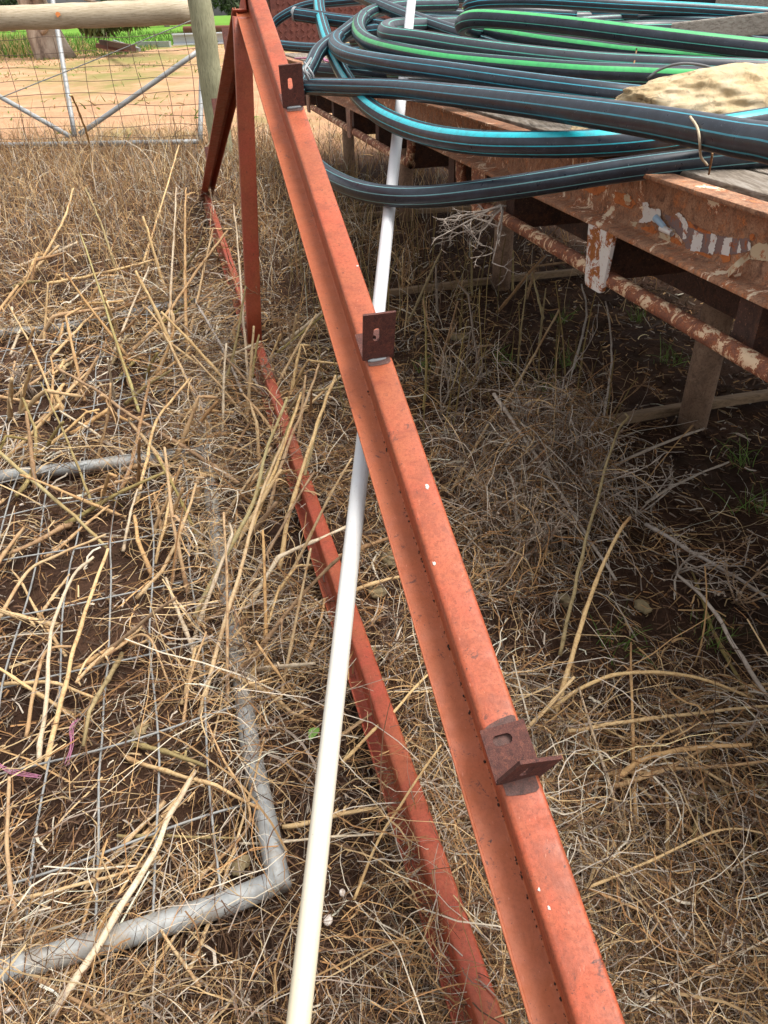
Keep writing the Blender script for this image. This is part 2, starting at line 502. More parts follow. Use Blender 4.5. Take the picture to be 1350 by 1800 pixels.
MAT['s_olive'] = m_stalk('stalk_olive', lin(142, 128, 76), lin(168, 148, 92), lin(96, 78, 48))
MAT['s_brown'] = m_stalk('stalk_brown', lin(148, 110, 72), lin(176, 138, 96), lin(94, 68, 48))

# ------------------------------------------------------------------ ground
TD = unit((-0.232, 0.973, 0))          # direction the truss, the tray and the old gate all run in
TN = np.array([-TD[1], TD[0], 0])      # to the left of it (outwards from the tray)
def tray_side(x, y):                   # metres to the right of the tray edge (negative: outside)
    return -((x - 0.829) * TN[0] + (y - 1.525) * TN[1])

def ground_z(x, y):
    x, y = np.asarray(x, float), np.asarray(y, float)
    near = np.clip((13 - y) / 4, 0, 1)
    z = (vnoise(x, y, 1.3, 1) - 0.5) * 0.05 + (vnoise(x, y, 5, 2) - 0.5) * 0.024 + (vnoise(x, y, 19, 3) - 0.5) * 0.014 + (vnoise(x, y, 47, 4) - 0.5) * 0.008
    far = (vnoise(x, y, 0.25, 5) - 0.5) * 0.16 + (vnoise(x, y, 1.1, 6) - 0.5) * 0.07
    return z * near + far * (1 - near) - 0.012

def axis(fine0, fine1, step, far, grow=1.16):
    a = list(np.arange(fine0, fine1 + 1e-6, step))
    s = step
    while a[-1] < far: s *= grow; a.append(a[-1] + s)
    s = step
    while a[0] > -far: s *= grow; a.insert(0, a[0] - s)
    return np.array(a)
gx, gy = axis(-2.0, 2.2, 0.018, 900), axis(0.2, 4.2, 0.018, 1200)
GXm, GYm = np.meshgrid(gx, gy)
GZ = ground_z(GXm, GYm)
nx, ny = len(gx), len(gy)
idx = np.arange(nx * ny).reshape(ny, nx)
quads = np.stack([idx[:-1, :-1], idx[:-1, 1:], idx[1:, 1:], idx[1:, :-1]], -1).reshape(-1, 4)

t = NT('ground_soil')
geo = t.n('ShaderNodeNewGeometry')
sp = t.n('ShaderNodeSeparateXYZ'); t.l(geo.outputs['Position'], sp.inputs[0])
pos = geo.outputs['Position']
wob = t.noise(0.35, 5, 0.65, vec=pos)
soil = t.ramp(t.noise(2.2, 7, 0.72, vec=pos), [(0.3, lin(46, 33, 26)), (0.5, lin(74, 54, 43)), (0.72, lin(104, 77, 60))])
soil = t.mix(t.ramp(t.noise(60, 5, 0.75, vec=pos), [(0.45, 0.0), (0.75, 0.6)]), soil, lin(40, 30, 26))
soil = t.mix(t.ramp(t.noise(3.1, 5, 0.7, vec=pos), [(0.55, 0.0), (0.75, 0.55)]), soil, lin(70, 64, 42))
sand = t.ramp(t.noise(0.8, 7, 0.7, vec=pos), [(0.3, lin(168, 128, 98)), (0.55, lin(194, 154, 120)), (0.75, lin(206, 170, 138))])
sand = t.mix(t.ramp(t.noise(7, 6, 0.75, vec=pos), [(0.5, 0.0), (0.75, 0.5)]), sand, lin(146, 116, 88))
gpatch = t.ramp(t.noise(0.16, 6, 0.7, vec=pos, stretch=(1, 0.6, 1)), [(0.48, 0.0), (0.6, 0.7)])
sand = t.mix(gpatch, sand, lin(116, 128, 66))
grass = t.ramp(t.noise(0.25, 6, 0.7, vec=pos), [(0.3, lin(84, 124, 44)), (0.55, lin(108, 150, 56)), (0.8, lin(126, 160, 70))])
yw = t.math('ADD', sp.outputs[1], t.math('MULTIPLY', t.math('SUBTRACT', wob, 0.5), 3.0))
f1 = t.ramp(t.math('DIVIDE', t.math('SUBTRACT', yw, 10.4), 2.0, clamp=True), [(0.0, 0.0), (1.0, 1.0)])
yw2 = t.math('ADD', sp.outputs[1], t.math('MULTIPLY', t.math('SUBTRACT', wob, 0.5), 36.0))
f2 = t.ramp(t.math('DIVIDE', t.math('SUBTRACT', yw2, 50), 6.0, clamp=True), [(0.0, 0.0), (1.0, 1.0)])
c = t.mix(f1, soil, sand)
c = t.mix(f2, c, grass)
t.color(c); t.rough(0.95); t.spec(0.1)
t.bump(t.noise(42, 8, 0.78, vec=pos), 0.9, 0.02)
MAT['ground'] = t.m
me = bpy.data.meshes.new('ground')
me.vertices.add(nx * ny)
me.vertices.foreach_set('co', np.stack([GXm, GYm, GZ], -1).astype('f').ravel())
me.loops.add(quads.size); me.loops.foreach_set('vertex_index', quads.ravel())
me.polygons.add(len(quads)); me.polygons.foreach_set('loop_start', np.arange(0, quads.size, 4))
me.polygons.foreach_set('use_smooth', [True] * len(quads))
me.update(); me.validate()
me.materials.append(MAT['ground'])
go = bpy.data.objects.new('ground', me); col.objects.link(go); tag(go, kind='structure')
go['label'] = 'bare brown soil running out to a sandy yard and green paddock'

# ------------------------------------------------------------------ roof truss
KB = G(450, 600, 0.1)                                  # foot of the king post on the chord
e1, e2 = G(805, 1790, 0.1), G(352, 335, 0.1)
CD = unit(e2 - e1)                                     # along the bottom chord, away from the camera
CN = np.array([CD[1], -CD[0], 0])                      # to the right of the truss plane
HALF = np.dot(e2 - KB, CD)
NEAR, FAR = KB - CD * HALF, KB + CD * HALF
APEX = RP(426, -26, KB, CD)
truss = thing('roof_truss', (NEAR + FAR) / 2 * np.array([1, 1, 0]), 'long red-primed steel roof truss standing upright in the dry weeds', 'roof truss')

def z_profile(top, web, bot, th, rc=0.010):
    """top flange runs right of the web, bottom flange left of it; (side right, up), top at 0"""
    p = [(0, 0), (top, 0), (top, -web), (top - th, -web), (top - th, -th), (th, -th), (th, -web), (-bot, -web), (-bot, -web + th + 0.005), (-bot + 0.0045, -web + th + 0.005), (-bot + 0.0045, -web + th), (0, -web + th)]
    return round_poly(p, [rc, rc, 0.001, 0.001, rc - th / 2, rc - th / 2, 0.001, 0.001, 0.001, 0.001, 0.001, 0.004], 4)

# near rafter: lean (twist) grows towards the near end
def frame_for(a, b):
    t_ = unit(b - a); s_ = unit(CN - t_ * np.dot(CN, t_)); u_ = np.cross(s_, t_)
    if u_[2] < 0: u_ = -u_
    return t_, s_, u_
ra, rb = NEAR + np.array([0, 0, 0.02]), APEX
rt, rs, ru = frame_for(ra, rb)
TOPW, BOTW, WEB = 0.064, 0.054, 0.086
prof = z_profile(TOPW, WEB, BOTW, 0.005)
RN = 40
rpts = catmull([ra, rb], RN) + rs * np.linspace(0.031, 0.012, RN)[:, None]
rtw = np.linspace(math.radians(13), math.radians(2), RN)
def bow(pts, v, amt): return pts + np.sin(np.linspace(0, math.pi, len(pts)))[:, None] * np.array(v) * amt
V, F = sweep_data(prof, rpts, rs, ru, -rtw)
rafter = mk('rafter', V, F, MAT['red'], truss)
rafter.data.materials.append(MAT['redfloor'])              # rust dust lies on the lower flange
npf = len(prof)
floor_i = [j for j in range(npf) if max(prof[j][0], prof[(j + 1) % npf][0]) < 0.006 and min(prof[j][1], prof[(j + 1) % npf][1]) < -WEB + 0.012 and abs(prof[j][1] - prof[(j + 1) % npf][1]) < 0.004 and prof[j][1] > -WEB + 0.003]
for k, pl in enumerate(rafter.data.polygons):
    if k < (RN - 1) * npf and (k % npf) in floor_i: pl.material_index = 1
def rafter_at(f):
    i = f * (RN - 1); k = int(min(i, RN - 2)); w = i - k
    p = rpts[k] * (1 - w) + rpts[k + 1] * w
    a = -(rtw[k] * (1 - w) + rtw[k + 1] * w)
    s = rs * math.cos(a) - ru * math.sin(a); u = rs * math.sin(a) + ru * math.cos(a)
    return p, s, u
# bird droppings and dirt beads along the inner corner of the rafter
bd = []
for k in range(170):
    f = random.choice([0.16, 0.2, 0.24, 0.29, 0.33, 0.38, 0.45]) + random.gauss(0, 0.022)
    p, s, u = rafter_at(f)
    r_ = 0.0007 + 0.0016 * random.random() ** 3
    c_ = p - s * random.uniform(0.001, 0.004) - u * (WEB - 0.006)
    bm = bmesh.new(); bmesh.ops.create_icosphere(bm, subdivisions=1, radius=1)
    bm.verts.index_update()
    vv = [c_ + rt * v.co.x * r_ * random.uniform(1, 2.2) + s * v.co.y * r_ + u * v.co.z * r_ * 0.7 for v in bm.verts]
    ff = [tuple(v.index for v in f_.verts) for f_ in bm.faces]; bm.free()
    bd.append((vv, ff))
V, F = join_data(bd)
mk('dirt_beads', V, F, MAT['bead'], rafter, kind='stuff')
for x_, y_, r_ in ((751, 862, 0.006), (747, 985, 0.004), (640, 470, 0.004), (690, 560, 0.003), (965, 1590, 0.003), (930, 1560, 0.0025)):
    best = min(np.linspace(0.05, 0.9, 300), key=lambda f: abs(proj(rafter_at(f)[0] + rafter_at(f)[1] * 0.03)[1] - y_))
    p, s, u = rafter_at(best)
    xs = [proj(p + s * q_)[0] for q_ in (0.0, TOPW)]
    q0 = p + s * TOPW * min(max((x_ - xs[0]) / (xs[1] - xs[0]), 0.15), 0.9) + u * 0.0008
    ring = [q0 + (rt * math.cos(a) + s * math.sin(a) * 0.8) * r_ * random.uniform(0.6, 1.25) for a in np.linspace(0, 6.283, 11)[:-1]]
    mk('bird_dropping', ring + [q0 + u * r_ * 0.25], [(i, (i + 1) % 10, 10) for i in range(10)], MAT['paint_white'], rafter)
# far rafter
fa, fb = FAR + np.array([0, 0, 0.02]), APEX - np.array([0, 0, 0.003])
ft, fs, fu = frame_for(fa, fb)
V, F = sweep_data(z_profile(TOPW, WEB, BOTW, 0.005), catmull([fa, fb], 12), fs, fu)
rafter2 = mk('rafter', V, F, MAT['red2'], truss)
# bottom chord
cpts = catmull([NEAR - CD * 0.1, FAR + CD * 0.05], 24)
cpts = cpts.copy(); cpts[:, 2] = 0.104 + 0.006 * np.sin(np.linspace(0, 9, 24))
V, F = sweep_data(z_profile(0.046, 0.075, 0.03, 0.005), cpts - CN * 0.016, CN, np.array([0, 0, 1.]))
mk('bottom_chord', V, F, MAT['red2'], truss)
# king post: channel with lips, web towards the camera
kt = APEX - np.array([0, 0, 0.105]) - CD * 0.05 - CN * 0.022
kb = KB + np.array([0, 0, -0.012]) - CN * 0.008
kx = unit(kt - kb); ks = unit(CN - kx * np.dot(CN, kx)); kf = np.cross(kx, ks)
if np.dot(kf, CD) > 0: kf = -kf
chan = round_poly([(-0.036, 0.022), (0.036, 0.022), (0.036, -0.022), (0.032, -0.022), (0.032, 0.018), (-0.032, 0.018), (-0.032, -0.022), (-0.036, -0.022)], [0.006, 0.006, 0.001, 0.001, 0.003, 0.003, 0.001, 0.001], 4)
V, F = sweep_data(chan, catmull([kb, kt], 8), ks, kf)
mk('king_post', V, F, MAT['red2'], truss)
# gusset at the apex
V, F = box_data(APEX - np.array([0, 0, 0.075]) + CN * 0.03, 0.012, 0.16, 0.10, [CN, CD, np.array([0, 0, 1])], 0.002)
mk('apex_plate', V, F, MAT['red2'], truss, False)

def plate_with_slot(w, h, th, slot_w, slot_h, cx, cy, n=10):
    """plate in local x (0..w), y (0..h), z (0..th) with a round-ended slot"""
    sl = []
    r_ = min(slot_w, slot_h) / 2
    for k in range(n):
        a = 2 * math.pi * k / n
        x_, y_ = math.cos(a) * r_, math.sin(a) * r_
        if slot_h > slot_w: y_ += (slot_h / 2 - r_) * (1 if y_ > 1e-9 else -1)
        else: x_ += (slot_w / 2 - r_) * (1 if x_ > 1e-9 else -1)
        sl.append((cx + x_, cy + y_, a))
    out = []
    for x_, y_, a in sl:
        dx, dy = math.cos(a), math.sin(a)
        tx = ((w - cx) / dx if dx > 1e-9 else (-cx / dx if dx < -1e-9 else 1e9))
        ty = ((h - cy) / dy if dy > 1e-9 else (-cy / dy if dy < -1e-9 else 1e9))
        q = min(tx, ty); out.append((cx + dx * q, cy + dy * q))
    corners = [(w, h), (0, h), (0, 0), (w, 0)]
    for c_ in corners:                                  # snap the nearest rim point to each corner
        j = min(range(n), key=lambda j: (out[j][0] - c_[0]) ** 2 + (out[j][1] - c_[1]) ** 2); out[j] = c_
    V = [(x_, y_, 0) for x_, y_, _ in sl] + [(x_, y_, 0) for x_, y_ in out] + [(x_, y_, th) for x_, y_, _ in sl] + [(x_, y_, th) for x_, y_ in out]
    F = []
    for j in range(n):
        k = (j + 1) % n
        F += [(j, k, n + k, n + j), (2 * n + j, 3 * n + j, 3 * n + k, 2 * n + k), (n + j, n + k, 3 * n + k, 3 * n + j), (j, 2 * n + j, 2 * n + k, k)]
    return V, F

def cleat(x, y, h, lean, label, wpx):
    """angle cleat whose upright springs from the rafter where pixel (x, y) sees the middle of its foot"""
    best = min(np.linspace(0.02, 0.99, 400), key=lambda f: abs(proj(rafter_at(f)[0] + rafter_at(f)[1] * TOPW / 2)[1] - y))
    p, s, u = rafter_at(best)
    w = 0.073
    lf = unit(u + s * math.tan(lean))                   # direction of the upright
    c0 = p + s * (TOPW / 2 - w / 2) + u * 0.004
    wf = unit(np.cross(rt, lf)); wf = wf if np.dot(wf, s) > 0 else -wf
    th = 0.006
    v1, f1_ = plate_with_slot(w, h, th, 0.016, 0.036, w * 0.42, h * 0.56)
    v1 = [c0 + wf * a + lf * b + rt * c for a, b, c in v1]
    v2, f2_ = plate_with_slot(w, 0.085, th, 0.032, 0.018, w * 0.42, 0.062)
    v2 = [c0 + s * a + rt * (b + th * 0.2) + u * c for a, b, c in v2]
    V, F = join_data([(v1, f1_), (v2, f2_)])
    o = mk('purlin_cleat', V, F, MAT['cleat'], rafter, False)
    o['label'] = label
    # scorched weld patch around the foot
    pv = []
    ph = [random.uniform(0, 6.28) for _ in range(3)]
    for k in range(28):
        a = 2 * math.pi * k / 28
        rr = 1 + 0.06 * math.sin(2 * a + ph[0]) + 0.05 * math.sin(5 * a + ph[1])
        ca, sa = math.cos(a), math.sin(a)
        ca, sa = math.copysign(abs(ca) ** 0.6, ca), math.copysign(abs(sa) ** 0.6, sa)
        q = p + s * min(max(TOPW / 2 + ca * 0.046 * rr, 0.006), TOPW - 0.006) + rt * (0.038 + sa * 0.058 * rr) + u * 0.0012
        pv.append(q)
    mk('weld_scorch', pv, [tuple(range(28))], MAT['scorch'], o, False)
    wv, wf_ = tube_data(catmull([c0 + wf * 0.012 - rt * 0.002, c0 + wf * 0.034 - rt * 0.003, c0 + wf * (w - 0.014) - rt * 0.002], 8), [0.002, 0.004, 0.0045, 0.004, 0.0045, 0.004, 0.004, 0.002], 7)[:2]
    mk('weld_bead', wv, wf_, MAT['clamp'], o)
MAT['scorch'] = m_rust('scorched_primer', lin(70, 56, 54), lin(110, 82, 76), lin(140, 84, 66), sc=30)
cleat(515, 190, 0.128, math.radians(1), 'rusty cleat near the apex, upright and slotted', 38)
cleat(665, 630, 0.128, math.radians(6), 'rusty cleat halfway up the rafter', 50)
cleat(925, 1372, 0.088, math.radians(24), 'rusty cleat bent to the right at the lower end', 75)
# cleats on the far slope
for f in (0.25, 0.55, 0.82):
    p = fa + (fb - fa) * f
    v1, f1_ = plate_with_slot(0.075, 0.12, 0.006, 0.016, 0.036, 0.032, 0.06)
    v1 = [p - fs * 0.02 + fs * a + fu * (b + 0.003) + ft * c for a, b, c in v1]
    mk('purlin_cleat', v1, f1_, MAT['cleat'], rafter2, False)

# ------------------------------------------------------------------ white pipe
wp0, wp1 = P(523, 1800, 1.15), P(722, 12, 3.15)
wd = unit(wp1 - wp0)
wbase = wp0 - wd * ((wp0[2] - 0.03) / wd[2])
pipe_pts = bow(catmull([wbase, wp1 + wd * 0.12], 24), (1, 0.3, 0), 0.004)
o = tube('white_pipe', pipe_pts, 0.0195, MAT['pvc'], seg=20)
tag(o, 'long straight white plastic pipe leaning under the red rafter onto the tray', 'pipe')

# ------------------------------------------------------------------ flat tray on legs
TB = np.array([0.829, 1.525, 0.95])                    # a point on the outer lower edge of the side rail
def TP(s, z, o=0.0): return np.array([TB[0], TB[1], 0]) + TD * s + TN * o + np.array([0, 0, z])
S0, S1 = -1.6, 8.0                                    # near (out of frame) and far end of the tray
ZB, ZT = 0.95, 1.13
UP = np.array([0, 0, 1.])
tray = thing('flatbed_tray', TP((S0 + S1) / 2, 0, -1.0), 'rusty flatbed truck tray standing on pipe legs, loaded with poly pipe', 'truck tray')
def pfc(h, fl, tw, tf): return round_poly([(0, 0), (0, tf), (-fl + tw, tf + 0.006), (-fl + tw, h - tf - 0.006), (0, h - tf), (0, h), (-fl, h), (-fl, 0)], [0.002, 0.006, 0.012, 0.012, 0.006, 0.002, 0.002, 0.002], 4)
def member(name, prof, s0, s1, z, o, mat, n=24, parent=None, smooth=True):
    pts = np.array([TP(s, z, o) for s in np.linspace(s0, s1, n)])
    V, F = sweep_data(prof, pts, TN, UP)
    return mk(name, V, F, mat, parent or tray, smooth)
side = member('side_rail', pfc(ZT - ZB, 0.07, 0.008, 0.012), S0, S1, ZB, 0, MAT['rustpaint'], 60)
member('side_rail', pfc(ZT - ZB, 0.07, 0.008, 0.012) * np.array([-1, 1]), S0, S1, ZB, -2.1, MAT['rust'])
# chassis rails and cross bearers
for o_ in (-0.74, -1.5):
    member('chassis_rail', round_poly([(0, 0), (0.09, 0), (0.09, 0.2), (0, 0.2)], 0.008, 3), S0, S1, 0.56, o_, MAT['rustdark'])
for s in np.arange(S0 + 0.3, S1, 0.72):
    V, F = sweep_data(round_poly([(-0.04, 0), (0.04, 0), (0.04, 0.17), (-0.04, 0.17)], 0.006, 3), np.array([TP(s, 0.765, -0.075), TP(s, 0.765, -2.02)]), TD, UP)
    mk('cross_bearer', V, F, MAT['rustdark'], tray, False)
# deck boards
nb = 12
for k in range(nb):
    o_ = -0.08 - (k + 0.5) * (1.94 / nb)
    pts = np.array([TP(s, ZT - 0.03, o_) for s in np.linspace(S0, S1 - 0.03, 14)])
    pts[:, 2] += rng.normal(0, 0.0025, 14) + random.uniform(-0.003, 0.006)
    w_ = 1.94 / nb - random.uniform(0.008, 0.018)
    V, F = sweep_data(round_poly([(-w_ / 2, 0), (w_ / 2, 0), (w_ / 2, 0.035), (-w_ / 2, 0.035)], 0.005, 3), pts, TN, UP)
    mk('deck_board', V, F, MAT['deck'], tray, False)
# headboard of tread plate
hb = np.array([TP(S1 + 0.02, 0, -0.02), TP(S1 + 0.02, 0, -2.08)])
hc = (hb[0] + hb[1]) / 2
HBZ0, HBZ1 = 1.215, 1.95
head = box('headboard', hc + UP * (HBZ0 + HBZ1) / 2, 2.06, 0.008, HBZ1 - HBZ0, MAT['tread'], tray, [TN, TD, UP], 0.002)
lug = []
pit = 0.06
for i in range(int(2.0 / pit)):
    for j in range(int((HBZ1 - HBZ0 - 0.04) / pit)):
        c_ = hc + TN * (-1.0 + (i + 0.5) * pit) + UP * (HBZ0 + 0.03 + (j + 0.5) * pit) - TD * 0.0045
        a = math.pi / 4 if (i + j) % 2 else -math.pi / 4
        d_, e_ = TN * math.cos(a) + UP * math.sin(a), -TN * math.sin(a) + UP * math.cos(a)
        lug.append(([c_ - d_ * 0.026, c_ - e_ * 0.007, c_ + d_ * 0.026, c_ + e_ * 0.007, c_ - d_ * 0.014 - TD * 0.01, c_ + d_ * 0.014 - TD * 0.01],
                    [(0, 1, 4), (1, 5, 4), (1, 2, 5), (2, 3, 5), (3, 4, 5), (3, 0, 4)]))
V, F = join_data(lug)
mk('tread_pattern', V, F, MAT['tread'], head, True, kind='stuff')
for o_ in (-0.0, -2.1):
    pts = np.array([TP(S1 + 0.06, 0.80, o_), TP(S1 + 0.06, HBZ1 + 0.02, o_)])
    V, F = sweep_data(round_poly([(-0.03, -0.03), (0.03, -0.03), (0.03, 0.03), (-0.03, 0.03)], 0.006, 3), pts, TN, TD)
    mk('headboard_post', V, F, MAT['rustdark'], tray, False)
box('end_rail', TP(S1 + 0.0, 1.05, -1.05), 1.96, 0.05, 0.16, MAT['rust'], tray, [TN, TD, UP], 0.004)
# legs
for x_, y_ in ((1215, 752), (880, 508)):
    b_ = G(x_, y_, -0.01)
    lg = tube('leg', [b_, b_ + UP * 0.3, b_ + UP * 0.60], 0.06, MAT['legrust'], tray, seg=20)
l1, l2 = G(1215, 752, -0.01), G(880, 508, -0.01)
for k in (1, 2):
    b_ = l2 + (l2 - l1) * k
    tube('leg', [b_, b_ + UP * 0.60], 0.06, MAT['legrust'], tray, seg=20)
for k in (0, 1, 2, 3):
    b_ = l1 + (l2 - l1) * k - TN * 0.78
    tube('leg', [b_, b_ + UP * 0.60], 0.06, MAT['legrust'], tray, seg=20)
# rope rail: two lengths, each turned up into the side rail at its end
RZ = 0.815
def s_at(x, y, o=0.0):
    p = RP(x, y, TP(0, 0, o), TN); return np.dot(p - TP(0, 0, o), TD)
sb1, sb2 = s_at(805, 335, -0.02), s_at(720, 270, -0.02)
tube('rope_rail', [TP(S0, RZ, -0.03), TP(0, RZ, -0.03), TP(sb1 - 0.22, RZ, -0.03), TP(sb1 - 0.07, RZ + 0.006, -0.03), TP(sb1 - 0.01, RZ + 0.05, -0.03), TP(sb1, ZB + 0.004, -0.03)], 0.023, MAT['rustrail'], tray, seg=16, res=60)
tube('rope_rail', [TP(sb2, ZB + 0.004, -0.03), TP(sb2 + 0.01, RZ + 0.05, -0.03), TP(sb2 + 0.07, RZ + 0.006, -0.03), TP(sb2 + 0.25, RZ, -0.03), TP(s_at(545, 199, -0.02) - 0.4, RZ, -0.03), TP(s_at(545, 199, -0.02), RZ, -0.03)], 0.023, MAT['rustrail'], tray, seg=16, res=50)
# hanging brackets
def bracket(s, w, z0, mat):
    v, f = [], []
    pr = round_poly([(-w / 2, ZB + 0.003), (w / 2, ZB + 0.003), (w * 0.36, z0), (-w * 0.36, z0)], [0.004, 0.004, 0.02, 0.02], 4)
    m_ = len(pr)
    for o_ in (0.0, -0.012):
        for q in pr: v.append(TP(s + q[0], q[1], o_))
    f = [tuple(range(m_)), tuple(range(m_, 2 * m_))[::-1]] + [(j, m_ + j, m_ + (j + 1) % m_, (j + 1) % m_) for j in range(m_)]
    mk('bracket', v, f, mat, tray, False)
sbr = s_at(1052, 430)
bracket(sbr, 0.15, 0.775, MAT['rustwhite'])
bracket(s_at(612, 210), 0.14, 0.775, MAT['rust'])
bracket(s_at(838, 350), 0.15, 0.775, MAT['rustrail'])
bracket(s_at(541, 185), 0.16, 0.775, MAT['rust'])
bracket(s_at(464, 190), 0.30, 0.72, MAT['rust'])
# peeling sticker on the web of the side rail
WEBO = -0.07 + 0.008 + 0.0015
def web_poly(name, pts5, mat, off, parent=side):
    rj = random.Random(len(pts5) * 7 + int(pts5[0][0])); q5 = []
    for k in range(len(pts5)):
        (a0, b0), (a1, b1) = pts5[k], pts5[(k + 1) % len(pts5)]
        nseg = max(1, int(math.hypot(a1 - a0, b1 - b0) / 14))
        for i in range(nseg):
            f_ = i / nseg
            q5.append((a0 + (a1 - a0) * f_ + rj.gauss(0, 4.5), b0 + (b1 - b0) * f_ + rj.gauss(0, 4.5)))
    v = [RP(1080 + a / 5, 320 + b / 5, TP(0, 0, WEBO + off), TN) for a, b in q5]
    return mk(name, v, [tuple(range(len(v)))], mat, parent, False)
stk = web_poly('sticker', [(420, 270), (600, 340), (850, 455), (1030, 495), (1190, 500), (1200, 600), (1020, 645), (830, 625), (640, 585), (590, 500), (500, 400)], MAT['stickergrey'], 0.0)
for pp in ([(540, 280), (570, 265), (640, 350), (645, 390), (625, 500), (595, 500), (608, 430), (600, 370)], [(700, 425), (785, 465), (750, 612), (668, 606)],
           [(850, 455), (900, 470), (870, 640), (822, 628)], [(970, 486), (1040, 498), (1000, 650), (935, 640)], [(1100, 512), (1114, 620), (1075, 628)], [(1178, 515), (1200, 530), (1192, 602), (1168, 606)]):
    web_poly('sticker_letter', pp, MAT['paper'], 0.0012, stk)
web_poly('paint_flake', [(245, 180), (290, 172), (310, 230), (400, 240), (412, 300), (385, 372), (330, 345), (240, 365), (215, 350), (250, 290)], MAT['paper'], 0.0022)
web_poly('paint_flake', [(395, 440), (490, 470), (495, 600), (400, 640), (310, 610), (385, 540)], MAT['cream'], 0.0012)
web_poly('paint_flake', [(1190, 590), (1250, 535), (1350, 545), (1420, 600), (1400, 700), (1300, 690), (1200, 675)], MAT['cream'], 0.0026)
web_poly('paint_flake', [(85, 115), (125, 105), (145, 160), (130, 220), (95, 190)], MAT['cream'], 0.001)
MAT['orange'] = m_paper('orange_rust_scab', lin(198, 116, 58), 0.5)
for pp in ([(0, 80), (60, 96), (140, 118), (190, 190), (150, 240), (60, 205), (0, 180)], [(480, 480), (560, 500), (600, 560), (540, 605), (480, 560)], [(630, 570), (800, 625), (860, 655), (800, 690), (660, 645)], [(930, 640), (1010, 610), (1015, 690), (950, 715)],
           [(-480, -60), (-300, -20), (-120, 30), (-60, 60), (-150, 120), (-350, 40)], [(230, 400), (330, 380), (380, 440), (300, 480)], [(640, 340), (760, 410), (840, 430), (860, 460), (760, 440), (650, 390)], [(1180, 470), (1220, 450), (1240, 500), (1195, 520)]):
    web_poly('rust_scab', pp, MAT['orange'], -0.0004 + 0.0004 * random.random() + 0.0003)
web_poly('paint_flake', [(310, 585), (420, 600), (440, 640), (340, 625)], MAT['cream'], 0.002)
web_poly('paint_flake', [(130, 340), (200, 350), (190, 400), (150, 395)], MAT['cream'], 0.0012)
def curl(a, b, r0, mat, turns=0.7, n=12, w0=0.0):
    """a strip of sticker curling away from the web between two pixels"""
    pa, pb = [RP(1080 + q[0] / 5, 320 + q[1] / 5, TP(0, 0, WEBO + 0.003), TN) for q in (a, b)]
    axd = unit(pb - pa); dn = unit(np.cross(axd, TN)); dn = dn if dn[2] < 0 else -dn
    v, f = [], []
    for k in range(n + 1):
        an = turns * 2 * math.pi * k / n
        off = dn * math.sin(an) * r0 + TN * (1 - math.cos(an)) * r0
        v += [pa + off, pb + off * 0.8 + TN * w0]
    for k in range(n): f.append((2 * k, 2 * k + 1, 2 * k + 3, 2 * k + 2))
    mk('sticker_curl', v, f, mat, stk)
curl((395, 310), (470, 400), 0.010, MAT['paperblue'], 0.75)
curl((440, 400), (530, 450), 0.009, MAT['paper'], 0.8)
v, f = [], []
for k in range(9):
    q = k / 8
    ca, cb = (1175 - 175 * q, 615 + 90 * q ** 1.2 + 60 * q), (1195 - 200 * q, 672 + 120 * q + 55 * q * q)
    lift = 0.002 + 0.03 * math.sin(q * 2.6) * (0.4 + q)
    v += [RP(1080 + c_[0] / 5, 320 + c_[1] / 5, TP(0, 0, WEBO + lift * w_), TN) for c_, w_ in ((ca, 1.0), (cb, 1.25))]
for k in range(8): f.append((2 * k, 2 * k + 1, 2 * k + 3, 2 * k + 2))
mk('sticker_curl', v, f, MAT['cream'], stk)

# ------------------------------------------------------------------ poly pipe
thin = lambda c_, w=0.012: [(a, w, c_) for a in (0.02, 0.145, 0.27, 0.40, 0.52, 0.64, 0.77, 0.895)]
MAT['p_thin'] = m_poly('poly_thin_blue', thin(lin(66, 160, 180), 0.0078))
MAT['p_thin2'] = m_poly('poly_thin_pale', thin(lin(110, 165, 170), 0.007))
MAT['p_cyan'] = m_poly('poly_wide_cyan', [(0.1, 0.046, CYB)] + [(a, 0.007, CY) for a in (0.25, 0.36, 0.5, 0.62, 0.74, 0.86, 0.97)])
MAT['p_green'] = m_poly('poly_wide_green', [(0.1, 0.04, GR)] + [(a, 0.007, GRT) for a in (0.28, 0.42, 0.56, 0.7, 0.84, 0.96)])
MAT['p_grey'] = m_poly('poly_dusty', [(a, 0.008, GRT) for a in (0.06, 0.2, 0.36, 0.55, 0.75, 0.9)], base=(0.042, 0.045, 0.052, 1))

def fix_uv(o, shift):
    d = o.data.uv_layers[0].data
    a = np.empty(len(d) * 2, 'f'); d.foreach_get('uv', a); a[0::2] += shift; d.foreach_set('uv', a)
R_ = 0.0315
PIPES = []
def poly(label, pts, mat, shift=0.0, r_=R_, res=90, twist=0.0, group='loose loops of black poly pipe'):
    w = [P(*q) for q in pts]
    if pts[-1][0] >= 1380:                                   # runs on over the tray, out of the picture
        d_ = unit((w[-1] - w[-2]) * np.array([1, 1, 0.0]))
        for k, tn in ((0.45, 0.05), (0.9, 0.25), (1.4, 0.6)):
            q = w[len(pts) - 1] + unit(d_ - TN * tn) * k
            w.append(np.array([q[0], q[1], max(w[-1][2] - 0.03, 1.17)]))
        res = int(res * 1.3)
    o = tube('poly_pipe', w, r_, mat, seg=20, res=res, twist=twist)
    fix_uv(o, shift)
    PIPES.append(o)
    return tag(o, label, 'pipe', group)
def far_end(x, y, d): return (x, y, d)
